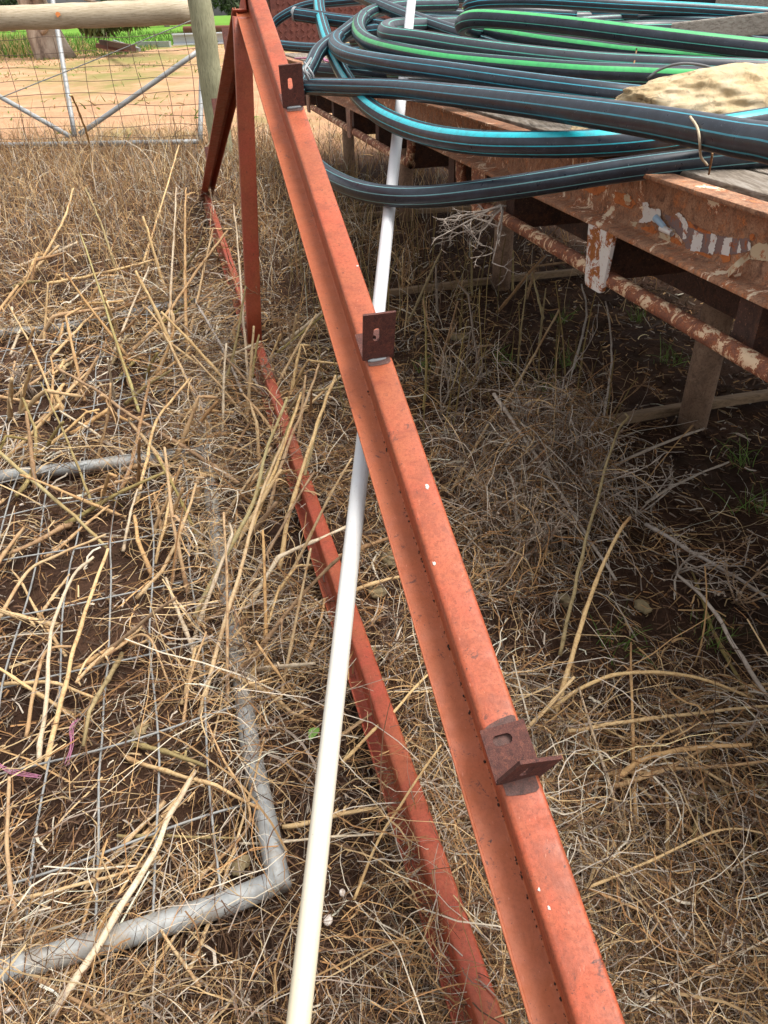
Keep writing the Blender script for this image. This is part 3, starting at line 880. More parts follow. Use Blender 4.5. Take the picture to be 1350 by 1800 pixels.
poly('black pipe with thin blue lines lying nearest, straight across in front of the stone',
     [(500, 151, 3.3), (545, 152, 3.08), (620, 154, 2.78), (700, 157, 2.52), (800, 168, 2.22), (900, 180, 1.97), (1000, 193, 1.77), (1150, 215, 1.52), (1300, 243, 1.31), (1420, 268, 1.16)], MAT['p_thin'], 0.06)
poly('pipe with a broad cyan stripe sweeping down in a big loop over the tray edge',
     [(700, -150, 4.6), (620, -110, 4.5), (572, -50, 4.3), (561, 0, 4.1), (569, 50, 3.7), (588, 100, 3.3), (618, 153, 2.95), (662, 198, 2.6), (735, 232, 2.3), (830, 250, 2.02), (950, 254, 1.86), (1060, 251, 1.80), (1150, 243, 1.80), (1250, 228, 1.82), (1350, 212, 1.85), (1480, 190, 1.95)], MAT['p_cyan'], 0.06, res=120)
poly('lowest black pipe loop hanging off the tray edge in front of the rust side rail',
     [(640, 30, 3.6), (600, 62, 3.45), (563, 88, 3.3), (546, 118, 3.18), (530, 150, 3.1), (514, 190, 3.0), (524, 245, 2.86), (558, 293, 2.7), (600, 322, 2.5), (660, 341, 2.34), (750, 346, 2.2), (900, 329, 2.05), (1100, 298, 1.94), (1250, 280, 1.9), (1350, 270, 1.88), (1480, 255, 1.9)], MAT['p_thin2'], 0.1, res=120)
poly('black pipe with three blue lines turning in a tight left loop behind the near pipe',
     [(760, 52, 3.9), (680, 52, 3.8), (620, 58, 3.6), (593, 68, 3.4), (592, 84, 3.15), (620, 100, 2.9), (690, 114, 2.62), (790, 128, 2.4), (920, 147, 2.2), (1060, 165, 2.08), (1200, 180, 2.05)], MAT['p_thin'], 0.0, res=100)
poly('black pipe with a bright green stripe bent round in the middle of the pile',
     [(800, 8, 4.3), (720, 10, 4.1), (672, 16, 3.9), (642, 28, 3.65), (630, 46, 3.4), (637, 66, 3.15), (665, 82, 2.95), (735, 98, 2.72), (820, 110, 2.6), (1004, 126, 2.42), (1130, 132, 2.36), (1280, 138, 2.3)], MAT['p_green'], -0.04, res=100)
poly('dusty dark pipe with faint lines, its left bend resting across the white pipe',
     [(960, 36, 3.9), (860, 40, 3.7), (760, 44, 3.45), (700, 46, 3.2), (678, 52, 3.05), (684, 62, 2.9), (740, 70, 2.8), (820, 83, 2.7), (930, 97, 2.6), (1060, 110, 2.5), (1200, 117, 2.42), (1380, 125, 2.35)], MAT['p_grey'], 0.0, res=90)
poly('upper of the two green-striped runs on the right of the pile',
     [(960, 52, 3.35), (880, 54, 3.2), (826, 50, 3.05), (813, 42, 2.95), (835, 33, 2.86), (900, 36, 2.78), (1000, 46, 2.68), (1167, 67, 2.55), (1350, 88, 2.45), (1450, 100, 2.4)], MAT['p_green'], -0.02, res=90)
poly('lower of the two green-striped runs on the right of the pile',
     [(700, 62, 3.7), (770, 56, 3.4), (840, 57, 3.15), (900, 66, 3.0), (963, 76, 2.88), (1050, 88, 2.76), (1127, 97, 2.68), (1350, 114, 2.5), (1450, 121, 2.45)], MAT['p_green'], -0.03, res=80)
poly('pipe with a blue-green stripe running along the top right of the pile',
     [(1010, 26, 4.3), (900, 20, 4.2), (838, 17, 4.05), (824, 10, 3.95), (850, 3, 3.9), (940, 2, 3.9), (1085, 10, 3.85), (1220, 17, 3.8), (1340, 25, 3.75), (1480, 34, 3.7)], MAT['p_cyan'], -0.02, res=80)
poly('black pipe slanting down across the top middle of the pile',
     [(560, -40, 4.4), (640, -4, 4.0), (709, 26, 3.6), (800, 58, 3.25), (880, 82, 3.05), (960, 100, 2.98)], MAT['p_thin2'], 0.03, res=60)
kpipe = poly('black pipe with a ragged open end pointing at the red rafter',
     [(519, 25, 3.9), (560, 31, 3.85), (600, 37, 3.8), (670, 45, 3.75), (760, 56, 3.7), (860, 64, 3.7)], MAT['p_thin'], 0.03, res=50)
poly('thin black arc of pipe curving behind the open pipe end',
     [(460, 85, 5.6), (478, 47, 5.6), (500, 27, 5.55), (540, 10, 5.5), (600, 3, 5.4), (700, -4, 5.2), (860, -2, 5.0), (1000, 6, 4.9)], MAT['p_thin'], 0.05, res=60)
poly('short black pipe lying under the cyan loop beside the cleat',
     [(547, 122, 3.55), (590, 126, 3.45), (650, 132, 3.3), (720, 139, 3.2), (800, 148, 3.1)], MAT['p_thin2'], 0.0, res=30)
# pipes deeper in the pile
deep = [([(700, 32, 4.6), (800, 38, 4.5), (900, 34, 4.4), (1000, 30, 4.4)], 'p_thin'), ([(860, 40, 4.3), (960, 32, 4.4), (1060, 30, 4.5), (1160, 26, 4.7)], 'p_grey'),
        ([(900, 52, 4.2), (1000, 40, 4.3), (1100, 34, 4.4), (1200, 30, 4.6)], 'p_green'), ([(640, 82, 3.9), (760, 92, 3.5), (880, 96, 3.2), (1000, 108, 3.0)], 'p_grey'),
        ([(600, 100, 3.8), (700, 104, 3.4), (820, 112, 3.1), (960, 128, 2.9)], 'p_thin'), ([(480, 78, 5.2), (540, 84, 5.0), (640, 86, 4.6), (760, 82, 4.3)], 'p_thin'),
        ([(980, 150, 2.7), (1100, 150, 2.6), (1250, 150, 2.6), (1400, 150, 2.6)], 'p_thin2'), ([(690, 128, 3.1), (800, 135, 2.8), (920, 160, 2.55), (1040, 176, 2.4)], 'p_grey'),
        ([(620, 70, 4.2), (700, 66, 4.0), (800, 72, 3.8), (900, 90, 3.5)], 'p_grey'), ([(700, 20, 4.9), (780, 24, 4.8), (860, 26, 4.8), (960, 14, 4.8)], 'p_thin2')]
deep += [([(860, 66, 3.5), (960, 60, 3.4), (1080, 66, 3.2), (1200, 78, 3.0), (1400, 92, 2.95)], 'p_thin2'), ([(760, 76, 3.9), (860, 70, 3.7), (980, 64, 3.6), (1120, 60, 3.5), (1300, 66, 3.4)], 'p_grey'), ([(960, 22, 4.6), (1080, 24, 4.4), (1200, 30, 4.2), (1400, 44, 4.0)], 'p_thin'), ([(840, -14, 4.6), (1000, -8, 4.5), (1200, -2, 4.4), (1450, 6, 4.3)], 'p_thin'), ([(900, 8, 4.9), (1050, 0, 4.8), (1250, -10, 4.7), (1450, -14, 4.6)], 'p_grey'), ([(1080, 52, 3.3), (1180, 50, 3.3), (1300, 58, 3.2), (1450, 70, 3.1)], 'p_grey'), ([(1120, 38, 3.9), (1240, 40, 3.8), (1330, 48, 3.7), (1460, 60, 3.6)], 'p_thin2'), ([(1180, 70, 3.0), (1270, 76, 2.9), (1350, 82, 2.9), (1460, 95, 2.85)], 'p_thin')]
dl = ['dark pipe glimpsed at the back between the white pipe and tread plate', 'dark dusty pipe glimpsed behind the upper green run', 'green-lined pipe glimpsed behind the upper green run',
      'grey pipe buried under the bright green loop', 'blue-lined pipe buried just above the tray edge', 'thin pipe lying along the foot of the tread plate', 'pale-lined pipe half hidden behind the sandstone rock',
      'dusty pipe buried below the three-line loop', 'dusty pipe under the left bend crossing the white pipe', 'pipe at the very top behind the slanting one', 'pale-lined pipe showing between the two green runs', 'dusty pipe lying under the upper green run', 'blue-lined pipe just below the blue-green striped one', 'blue-lined pipe along the top edge of the picture', 'dusty pipe crossing the top edge of the picture', 'dusty pipe behind the grey board end', 'pale-lined pipe behind the narrow coil', 'blue-lined pipe tucked under the upper green run at the right edge']
for (pp, mm), lb in zip(deep, dl): poly(lb, pp, MAT[mm], random.random(), res=30)
# ragged open end
e0, e1_ = P(519, 25, 3.9), P(560, 31, 3.85)
ed = unit(e1_ - e0); _, en, eb = frames(np.array([e0, e1_]))
v, f = [], []
for k in range(24):
    a = 2 * math.pi * k / 24
    dr = en[0] * math.cos(a) + eb[0] * math.sin(a)
    j = random.uniform(-0.008, 0.003)
    v += [e0 + dr * 0.033 + ed * 0.01, e0 + dr * 0.034 + ed * j, e0 + dr * 0.026 + ed * j, e0 + dr * 0.025 - ed * 0.0012 + ed * 0.0]
for k in range(24):
    q, r2 = 4 * k, 4 * ((k + 1) % 24)
    f += [(q, r2, r2 + 1, q + 1), (q + 1, r2 + 1, r2 + 2, q + 2), (q + 2, r2 + 2, r2 + 3, q + 3)]
mk('torn_rim', v, f, MAT['clamp'], kpipe, False)
v = [e0 + (en[0] * math.cos(2 * math.pi * k / 24) + eb[0] * math.sin(2 * math.pi * k / 24)) * 0.0262 - ed * 0.001 for k in range(24)]
mk('bore', v, [tuple(range(24))], MAT['hole'], kpipe, False)
# wire tie and clamp by the cleat
tie = thing('wire_tie', P(541, 130, 3.08), 'twisted grey wire tie round the pipes beside the upper cleat', 'wire')
for k in range(4):
    pts = [P(541 + random.uniform(-8, 8), 108 + random.uniform(-6, 6), 3.05), P(536 + random.uniform(-6, 12), 122, 3.02), P(545 + random.uniform(-6, 6), 136 + random.uniform(-4, 4), 3.03), P(540 + random.uniform(-4, 8), 150, 3.05)]
    tube('strand', pts, 0.0045, MAT['clamp'], tie, seg=6, res=14)
# thin coil of narrow pipe at the back right
cc = P(1215, 40, 4.3)
pts = []
for k in range(120):
    a = k / 120 * 2 * math.pi * 4
    r2 = 0.26 + 0.012 * math.sin(a * 1.7)
    pts.append(cc + np.array([math.cos(a) * r2, math.sin(a) * r2 * 0.9, -0.03 + 0.02 * (k / 30) + 0.006 * math.sin(3 * a)]))
o = tube('narrow_pipe_coil', pts, 0.011, MAT['blackpoly'], seg=8); tag(o, 'small coil of narrow black pipe at the back beside the grey board', 'pipe coil')
# arc of wire, tie twigs
o = tube('wire_arc', [P(1138, 138, 2.25), P(1160, 122, 2.24), P(1195, 112, 2.23), P(1235, 115, 2.23), P(1272, 128, 2.22)], 0.004, MAT['darkwire'], seg=6, res=20); tag(o, 'grey wire arching over the green pipe behind the stone', 'wire')
o = tube('dry_twig', [P(1119, 86, 2.62), P(1116, 105, 2.45), P(1111, 123, 2.38)], 0.003, MAT['s_brown'], seg=6, res=8); tag(o, 'short dry twig stuck between the green-striped pipes', 'twig')
o = tube('dry_tendril', [P(1213, 205, 1.38), P(1226, 225, 1.36), P(1230, 250, 1.36), P(1232, 275, 1.4), P(1243, 290, 1.44)], 0.0024, MAT['s_pale'], seg=6, res=16); tag(o, 'pale dry tendril hanging over the near pipe below the stone', 'twig')
o = tube('dry_tendril', [P(1252, 270, 1.46), P(1250, 285, 1.5), P(1246, 306, 1.6)], 0.0024, MAT['s_brown'], seg=6, res=8); tag(o, 'tiny brown twig under the near pipe by the pale tendril', 'twig')
o = tube('straw_bit', [P(728, 158, 2.42), P(748, 161, 2.38), P(762, 149, 2.36)], 0.0016, MAT['s_straw'], seg=5, res=8); tag(o, 'bent bit of straw stuck on the near pipe', 'straw')

# pink twine on the deck
tw = thing('pink_twine', G(565, 106, 1.14), 'tangle of pink baling twine on the tray beyond the cyan loop', 'twine')
for k in range(9):
    x0 = 525 + k * 7
    tube('twine', [G(x0 + random.uniform(-10, 10), 99 + k + random.uniform(-3, 4), 1.15), G(x0 + 12, 101 + k + random.uniform(-3, 4), 1.165), G(x0 + 26, 103 + k + random.uniform(-3, 4), 1.15)], 0.007, MAT['pink'], tw, seg=5, res=10)

# stone on the pipes
def blob(name, c, sx, sy, sz, mat, sub=4, amp=0.22, sc=2.2, seed=0.0, rot=0.0, parent=None):
    bm = bmesh.new(); bmesh.ops.create_icosphere(bm, subdivisions=sub, radius=1)
    bm.verts.index_update()
    V = []
    rf = random.Random(int(seed * 100) + 5)
    cuts = [(Vector((rf.gauss(0, 1), rf.gauss(0, 1), rf.gauss(0, 1))).normalized(), rf.uniform(0.62, 0.9)) for _ in range(16)]
    for v in bm.verts:
        p = v.co.copy()
        for cn, ch in cuts:
            e_ = p.dot(cn) - ch
            if e_ > 0: p -= cn * e_ * 0.92
        n_ = mnoise.fractal(p * sc * 0.6 + Vector((seed, seed * 2, 0)), 1.0, 2.0, 5)
        q = p * (1 + amp * n_ + amp * 0.22 * mnoise.fractal(p * sc * 3 + Vector((seed, 0, seed)), 0.9, 2.0, 5) - amp * 0.07 * max(0, mnoise.ridged_multi_fractal(p * sc * 1.1, 1.0, 2.1, 4, 1.0, 2.0) - 1.3))
        q.x = math.copysign(abs(q.x) ** 0.85, q.x); q.z = math.copysign(abs(q.z) ** 0.8, q.z)
        x_, y_ = q.x * sx, q.y * sy
        V.append((c[0] + x_ * math.cos(rot) - y_ * math.sin(rot), c[1] + x_ * math.sin(rot) + y_ * math.cos(rot), c[2] + q.z * sz))
    F = [tuple(v.index for v in f_.verts) for f_ in bm.faces]; bm.free()
    return mk(name, V, F, mat, parent)
rk = P(1255, 180, 2.02)
o = blob('sandstone_rock', rk + np.array([0.07, 0.07, -0.035]), 0.43, 0.21, 0.135, MAT['rock'], 6, 0.2, 2.6, 3.1, 0.1)
for v in o.data.vertices:
    v.co.z = max(v.co.z + o.location.z, 1.142) - o.location.z
tag(o, 'large pale sandstone rock lying on the poly pipes', 'rock')

# grey boards on the pile
def board(pa, pb, w, th, label, mat='board'):
    d = unit(pb - pa); s = unit(np.cross(UP, d)); u = np.cross(d, s)
    pts = catmull([pa, pb], 8)
    V, F = sweep_data(round_poly([(-w / 2, -th / 2), (w / 2, -th / 2), (w / 2, th / 2), (-w / 2, th / 2)], 0.006, 3), pts, s, u)
    return tag(mk('board', V, F, MAT[mat], smooth=False), label, 'board')
board(P(1185, 58, 2.98), P(1430, 32, 2.72), 0.09, 0.07, 'weathered grey board poking over the pipes on the right')
board(P(1270, -6, 4.3), P(1480, 22, 3.9), 0.12, 0.09, 'grey board end in the top right corner')

# timbers on the soil below the tray
for (a, b), lb in zip((((640, 530), (1060, 482)), ((975, 779), (1430, 700)), ((470, 392), (830, 366))),
                      ('thin timber skid on the soil behind the middle tray leg', 'thin timber skid on the soil at the nearest tray leg', 'thin timber skid on the soil farthest under the tray')):
    pa, pb = G(*a, 0.025), G(*b, 0.025)
    if 'middle' in lb: pa[:2] += TD[:2] * 0.1; pb[:2] += TD[:2] * 0.1
    if 'nearest' in lb: pa[:2] += TD[:2] * 0.09; pb[:2] += TD[:2] * 0.09
    pts = bow(catmull([pa, pb], 12), (0, 0, 1), 0.008)
    V, F = sweep_data(round_poly([(-0.022, -0.02), (0.022, -0.02), (0.022, 0.02), (-0.022, 0.02)], 0.008, 3), pts, unit(np.cross(UP, pb - pa)), UP)
    tag(mk('timber_skid', V, F, MAT['skid'], smooth=False), lb, 'timber', 'skids under the tray')

# ------------------------------------------------------------------ old gate lying in the weeds
gate = thing('mesh_gate', G(380, 1000, 0), 'old galvanised pipe gate with wire mesh lying flat in the weeds', 'gate')
def gz(x, y, r_): return G(x, y, r_)
GR_ = 0.024
tube('bottom_rail', [G(-190, 1775, 0.05), G(0, 1708, 0.048), G(200, 1650, 0.04), G(390, 1590, 0.03), G(486, 1550, 0.03)], GR_, MAT['galvdirt'], gate, seg=16, res=24)
tube('stile', [G(492, 1562, 0.03), G(478, 1490, 0.032), G(452, 1370, 0.022), G(435, 1280, 0.010), G(421, 1170, -0.004), G(398, 1050, -0.006), G(382, 960, 0.016), G(370, 860, 0.02), G(359, 740, 0.012), G(366, 620, -0.004), G(380, 530, 0.0)], GR_, MAT['galvdirt'], gate, seg=16, res=50)
tube('cross_rail', [G(-200, 868, 0.03), G(10, 836, 0.03), G(190, 815, 0.03), G(330, 795, 0.016), G(368, 788, 0.014)], GR_, MAT['galvdirt'], gate, seg=16, res=20)
tube('cross_rail', [G(-200, 606, 0.03), G(0, 586, 0.03), G(110, 575, 0.02), G(240, 548, 0.012), G(360, 524, 0.02), G(384, 519, 0.02)], GR_, MAT['galvdirt'], gate, seg=16, res=20)
# mesh wires in the plane of the gate
gA, gB = G(486, 1550, 0.035), G(0, 1708, 0.035)
gx_ = unit(gB - gA)                                    # to the left along the rail
gC = G(368, 788, 0.035); gy_ = unit(gC - gA)
glen = np.linalg.norm(gC - gA) * 2.0
for k in range(8):
    o_ = 0.11 + k * 0.125
    pts = []
    for q in np.linspace(0.0, glen * 0.98, 30):
        p = gA + gx_ * o_ + gy_ * q
        p = p + gx_ * (0.012 * math.sin(q * 7 + k * 2.1) * vnoise(q, k, 1.5, 9))
        pts.append(np.array([p[0], p[1], 0.040 + 0.014 * math.sin(q * 5 + k) + 0.008 * random.uniform(-1, 1)]))
    tube('mesh_wire', pts, 0.0029, MAT['galvwire'], gate, seg=6, res=60)
q = 0.18
while q < glen:
    pts = []
    for a in np.linspace(0.02, 1.05, 14):
        p = gA + gx_ * a + gy_ * (q + 0.008 * math.sin(a * 9 + q * 5))
        pts.append(np.array([p[0], p[1], 0.042 + 0.012 * math.sin(a * 6 + q * 3)]))
    tube('mesh_wire', pts, 0.0029, MAT['galvwire'], gate, seg=6, res=30)
    q += 0.29

# ------------------------------------------------------------------ fence behind
FB = G(392, 282, 0)                                    # foot of the strainer post
FDv = unit((-0.985, 0.12, 0))
dpost = proj(FB + UP * 0.7)[2]
def tree_tube(pts, rad, seg=10, rough=0.0, seed=0.0):
    V, F, _ = tube_data(pts, rad, seg)
    if rough:
        V = np.array([v + np.array(mnoise.noise_vector(Vector(v * 5) + Vector((seed, 0, 0)))) * rough for v in V])
    return V, F
pp = catmull([FB - UP * 0.05, FB + UP * 0.8 + np.array([-0.01, 0, 0]), FB + UP * 1.75 + np.array([-0.02, 0, 0])], 16)
V, F = tree_tube(pp, 0.135, 20, 0.02)
tag(mk('fence_post', V, F, MAT['post']), 'thick weathered greenish timber strainer post beside the truss', 'fence post')
ra_, rb_ = P(342, 20, dpost - 0.02), P(-60, 35, dpost + 0.0)
pp = catmull([ra_, rb_], 20)
V, F = tree_tube(pp, np.linspace(0.132, 0.122, 20), 20, 0.012)
rl = tag(mk('fence_rail', V, F, MAT['rail']), 'pale round timber rail butted into the strainer post', 'fence rail')
# rust stain on the rail
st = [P(102 + 4.5 * math.cos(a) * random.uniform(0.7, 1.2), 25 + 5 * math.sin(a) * random.uniform(0.7, 1.2), dpost - 0.138) for a in np.linspace(0, 2 * math.pi, 12, endpoint=False)]
MAT['stain'] = m_plain('rust_stain', lin(188, 112, 56), 0.9, 0.2)
mk('rust_stain', st, [tuple(range(12))], MAT['stain'], rl, False)
wf = thing('wire_fence', FB + FDv * 2.2, 'rusty square-mesh wire fence strung left of the strainer post', 'wire fence')
WFO = np.array([0, 0.16, 0])
hz = [1.32, 1.17, 1.02, 0.88, 0.74, 0.61, 0.49, 0.38, 0.26, 0.15]
for k, z in enumerate(hz):
    pts = [FB + WFO + FDv * a + UP * (z + 0.012 * math.sin(a * 4 + k * 1.7) + random.uniform(-0.006, 0.006)) for a in np.linspace(0.02, 4.6, 22)]
    tube('mesh_wire', pts, 0.0036, MAT['rustwire'], wf, seg=5, res=60)
for k in range(14):
    a = 0.28 + k * 0.325
    pts = [FB + WFO + FDv * (a + 0.02 * math.sin(z * 5 + k) + 0.05 * (z - 0.8) * math.sin(k * 1.3)) + UP * z for z in np.linspace(0.05, 1.36, 12)]
    tube('mesh_wire', pts, 0.0036, MAT['rustwire'], wf, seg=5, res=24)
o = tube('brace_wire', [P(-20, 180, dpost + 0.2), P(170, 104, dpost + 0.1), P(342, 34, dpost - 0.1)], 0.006, MAT['galvwire'], seg=6, res=20)
tag(o, 'twisted brace wire running diagonally up to the strainer post', 'wire')
# pipe gate standing behind the wire fence
dg = dpost + 0.75
pg = thing('pipe_gate', G(130, 262, 0), 'standing galvanised pipe gate with V braces behind the wire fence', 'gate')
gp = lambda x, y: P(x, y, dg + (340 - x) * 0.0012)
for nm, a, b in (('upright', (86, -40), (131, 238)), ('bottom_rail', (-120, 257), (352, 249)), ('brace', (140, 236), (352, 88)), ('brace', (124, 240), (-110, 108)), ('upright', (356, 20), (352, 252))):
    tube(nm, [gp(*a), gp((a[0] + b[0]) / 2, (a[1] + b[1]) / 2), gp(*b)], 0.031, MAT['galv'], pg, seg=12, res=8)

# ------------------------------------------------------------------ scrap steel in the yard
def beam(name, a, b, z, w, h, mat, label, cat, prof=None):
    pa, pb = G(*a, z), G(*b, z)
    d = unit(pb - pa); s = unit(np.cross(UP, d))
    pr = prof if prof is not None else round_poly([(-w / 2, 0), (w / 2, 0), (w / 2, h), (-w / 2, h)], 0.01, 3)
    V, F = sweep_data(pr, np.array([pa, (pa + pb) / 2, pb]), s, UP)
    return tag(mk(name, V, F, mat, smooth=False), label, cat)
for k, (a, b, z, mm, lb) in enumerate([((165, 88), (226, 92), 0.02, 'rust', 'lowest rusty beam of the far scrap pile'), ((172, 84), (222, 90), 0.25, 'tread', 'reddish beam on the far scrap pile'),
                                     ((178, 78), (236, 90), 0.45, 'rustdark', 'dark beam slanting over the far scrap pile'), ((182, 82), (230, 88), 0.14, 'rustdark', 'dark beam in the middle of the far scrap pile')]):
    beam('scrap_beam', a, b, z, 0.16, 0.2, MAT[mm], lb, 'beam')
beam('scrap_beam', (243, 84), (300, 83), 0.02, 0.2, 0.3, MAT['galv'], 'long grey beam on the sand right of the scrap pile', 'beam')
beam('scrap_beam', (200, 74), (246, 90), 0.1, 0.12, 0.14, MAT['galv'], 'grey galvanised length slanting off the scrap pile', 'beam')
hp = round_poly([(-0.3, 0), (0.3, 0), (0.3, 0.08), (0.06, 0.08), (0.06, 0.5), (0.3, 0.5), (0.3, 0.58), (-0.3, 0.58), (-0.3, 0.5), (-0.06, 0.5), (-0.06, 0.08), (-0.3, 0.08)], 0.01, 2)
MAT['palegalv'] = m_galv('pale_galvanised', lin(176, 182, 190), lin(196, 200, 206), 0.7)
beam('steel_girder', (306, 80), (420, 76), 0.05, 0.6, 0.6, MAT['palegalv'], 'pale grey steel girder lying beyond the strainer post', 'girder', hp)
beam('rusty_pipe', (326, 60), (420, 58), 0.1, 0.5, 0.5, MAT['tread'], 'red-brown pipe in the grass beyond the girder', 'pipe', round_poly([(-0.3, 0), (0.3, 0), (0.3, 0.6), (-0.3, 0.6)], 0.28, 6))

# ------------------------------------------------------------------ blades: many thin stems in one mesh
def blades(name, base, head, length, width, pitch, bend, curl_, colors, mat, K=5, taper=0.5, label=None, parent=None, wob=0.0, kind='stuff'):
    """base (N,3); head/pitch = starting direction; bend = change of pitch over the length; curl_ = change of heading"""
    N = len(base)
    ts = np.linspace(0, 1, K + 1)
    C = np.zeros((N, K + 1, 3)); C[:, 0] = base
    seg = length / K
    H_, Pn = head.copy(), pitch.copy()
    Hs = [H_.copy()]
    for k in range(K):
        H_ = head + curl_ * (ts[k] + 0.5 / K) + (rng.normal(0, wob, N) if wob else 0)
        Pn = pitch + bend * (ts[k] + 0.5 / K) + (rng.normal(0, wob * 0.5, N) if wob else 0)
        d = np.stack([np.cos(Pn) * np.cos(H_), np.cos(Pn) * np.sin(H_), np.sin(Pn)], -1)
        C[:, k + 1] = C[:, k] + d * seg[:, None]
        Hs.append(H_.copy())
    gzv = ground_z(C[..., 0], C[..., 1])
    C[..., 2] = np.maximum(C[..., 2], gzv + 0.002 + 0.25 * np.maximum(0, C[:, :1, 2] - gzv[:, :1]))
    T = np.gradient(C, axis=1); T /= np.linalg.norm(T, axis=2)[..., None] + 1e-9
    rv = rng.normal(0, 1, (N, 1, 3)); rv[..., 2] += 0.6
    S = np.cross(T, np.broadcast_to(rv, T.shape)); S /= np.linalg.norm(S, axis=2)[..., None] + 1e-9
    w = width[:, None] * (1 - taper * ts[None, :] ** 1.5) * 0.5
    V = np.empty((N, K + 1, 2, 3), 'f')
    V[:, :, 0] = C - S * w[..., None]; V[:, :, 1] = C + S * w[..., None]
    b = (np.arange(N) * (K + 1) * 2)[:, None, None]
    k2 = (np.arange(K) * 2)[None, :, None]
    Q = b + k2 + np.array([0, 1, 3, 2])[None, None, :]
    Q = Q.reshape(-1, 4)
    me = bpy.data.meshes.new(name)
    me.vertices.add(N * (K + 1) * 2); me.vertices.foreach_set('co', V.ravel())
    me.loops.add(Q.size); me.loops.foreach_set('vertex_index', Q.ravel().astype('i'))
    me.polygons.add(len(Q)); me.polygons.foreach_set('loop_start', np.arange(0, Q.size, 4, dtype='i'))
    me.polygons.foreach_set('use_smooth', np.ones(len(Q), bool))
    at = me.color_attributes.new('Col', 'FLOAT_COLOR', 'POINT')
    cc_ = np.ones((N, (K + 1) * 2, 4), 'f'); cc_[..., :3] = colors[:, None, :]
    at.data.foreach_set('color', cc_.ravel())
    me.update(); me.materials.append(mat)
    o = bpy.data.objects.new(name, me); col.objects.link(o)
    if parent is not None: o.parent = parent
    tag(o, label, kind=kind)
    return o

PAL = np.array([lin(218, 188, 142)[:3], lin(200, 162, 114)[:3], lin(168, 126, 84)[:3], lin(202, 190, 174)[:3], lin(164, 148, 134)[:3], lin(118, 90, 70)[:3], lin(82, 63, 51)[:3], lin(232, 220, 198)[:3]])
def pick(N, w, var=0.16):
    w = np.array(w, float); w /= w.sum()
    c_ = PAL[rng.choice(len(PAL), N, p=w)] * 0.92
    return np.clip(c_ * (1 + rng.normal(0, var, (N, 1))), 0.01, 0.9)

def scatter(n, r0, r1, power, az0=-60, az1=60):
    """points around the camera's foot, density ~ r^-power"""
    e = 2 - power
    u = rng.random(n)
    r = (r0 ** e + u * (r1 ** e - r0 ** e)) ** (1 / e)
    a = np.radians(rng.uniform(az0, az1, n))
    return r * np.sin(a), r * np.cos(a)
def cover(x, y):
    """how much dry grass lies here, 0..1"""
    ts = tray_side(x, y)
    c = np.ones_like(x)
    c *= np.where(ts > 0.0, np.clip(1 - ts / 0.55, 0.05, 1), 1.0)
    c *= np.where((ts > -0.55) & (y > 2.2), 0.45, 1.0)
    c *= np.where((x < -0.15 - 0.15 * y) & (y > 0.95) & (y < 3.2), 0.3, 1.0)
    n = vnoise(x, y, 2.6, 21) * 0.6 + vnoise(x, y, 7, 22) * 0.4
    return c * np.clip((n - 0.36) * 3.6, 0.05, 1)
def keep(x, y, f=1.0):
    m = rng.random(len(x)) < cover(x, y) * f
    return x[m], y[m]

# matted fine straw
x, y = keep(*scatter(120000, 0.35, 10.5, 1.5))
N = len(x); r = np.hypot(x, y)
lay = rng.random(N) ** 1.6 * (0.075 + 0.05 * (vnoise(x, y, 3, 31) - 0.4))
flow = vnoise(x, y, 1.8, 33) * 9
head = np.where(rng.random(N) < 0.5, flow + rng.normal(0, 0.7, N), rng.uniform(0, 6.283, N))
blades('matted_straw', np.stack([x, y, ground_z(x, y) + np.maximum(lay, 0.003)], -1), head, rng.gamma(3.2, 0.042, N) + 0.03, (0.0013 + 0.0006 * r) * rng.gamma(4, 0.25, N),
       rng.normal(0.18, 0.28, N), rng.normal(-0.45, 0.5, N), rng.normal(0, 1.3, N), pick(N, [2.0, 2.4, 2.4, 1.0, 1.0, 2.8, 2.8, 1.3], 0.24), MAT['straw'], 6, 0.5,
       'matted fine dry straw covering the soil round the truss', wob=0.16)
# short litter close to the soil
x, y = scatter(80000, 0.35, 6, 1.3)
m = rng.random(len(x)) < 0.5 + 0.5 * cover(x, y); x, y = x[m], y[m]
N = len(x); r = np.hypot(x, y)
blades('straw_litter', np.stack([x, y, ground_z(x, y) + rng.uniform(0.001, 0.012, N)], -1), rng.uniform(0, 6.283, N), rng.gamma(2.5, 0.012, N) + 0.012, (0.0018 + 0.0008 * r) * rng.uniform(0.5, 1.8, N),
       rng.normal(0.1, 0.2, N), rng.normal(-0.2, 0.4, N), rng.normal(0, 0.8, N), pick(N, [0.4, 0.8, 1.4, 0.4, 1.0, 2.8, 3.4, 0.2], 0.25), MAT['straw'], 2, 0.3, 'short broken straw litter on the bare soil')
# soil crumbs and clods
x, y = scatter(26000, 0.35, 6.5, 1.35); N = len(x); r = np.hypot(x, y)
sz = (0.0022 + 0.0007 * r) * rng.gamma(2.2, 0.5, N)
OCT = np.array([(1, 0, 0), (-1, 0, 0), (0, 1, 0), (0, -1, 0), (0, 0, 1), (0, 0, -0.6)])
Vc = OCT[None] * sz[:, None, None] * rng.uniform(0.55, 1.25, (N, 6, 1)) + rng.normal(0, 0.18, (N, 6, 3)) * sz[:, None, None]
Vc += np.stack([x, y, ground_z(x, y) + sz * 0.2], -1)[:, None, :]
OF = np.array([(0, 2, 4), (2, 1, 4), (1, 3, 4), (3, 0, 4)])
Fc = (np.arange(N)[:, None, None] * 6 + OF[None]).reshape(-1, 3)
me = bpy.data.meshes.new('soil_crumbs'); me.vertices.add(N * 6); me.vertices.foreach_set('co', Vc.astype('f').ravel())
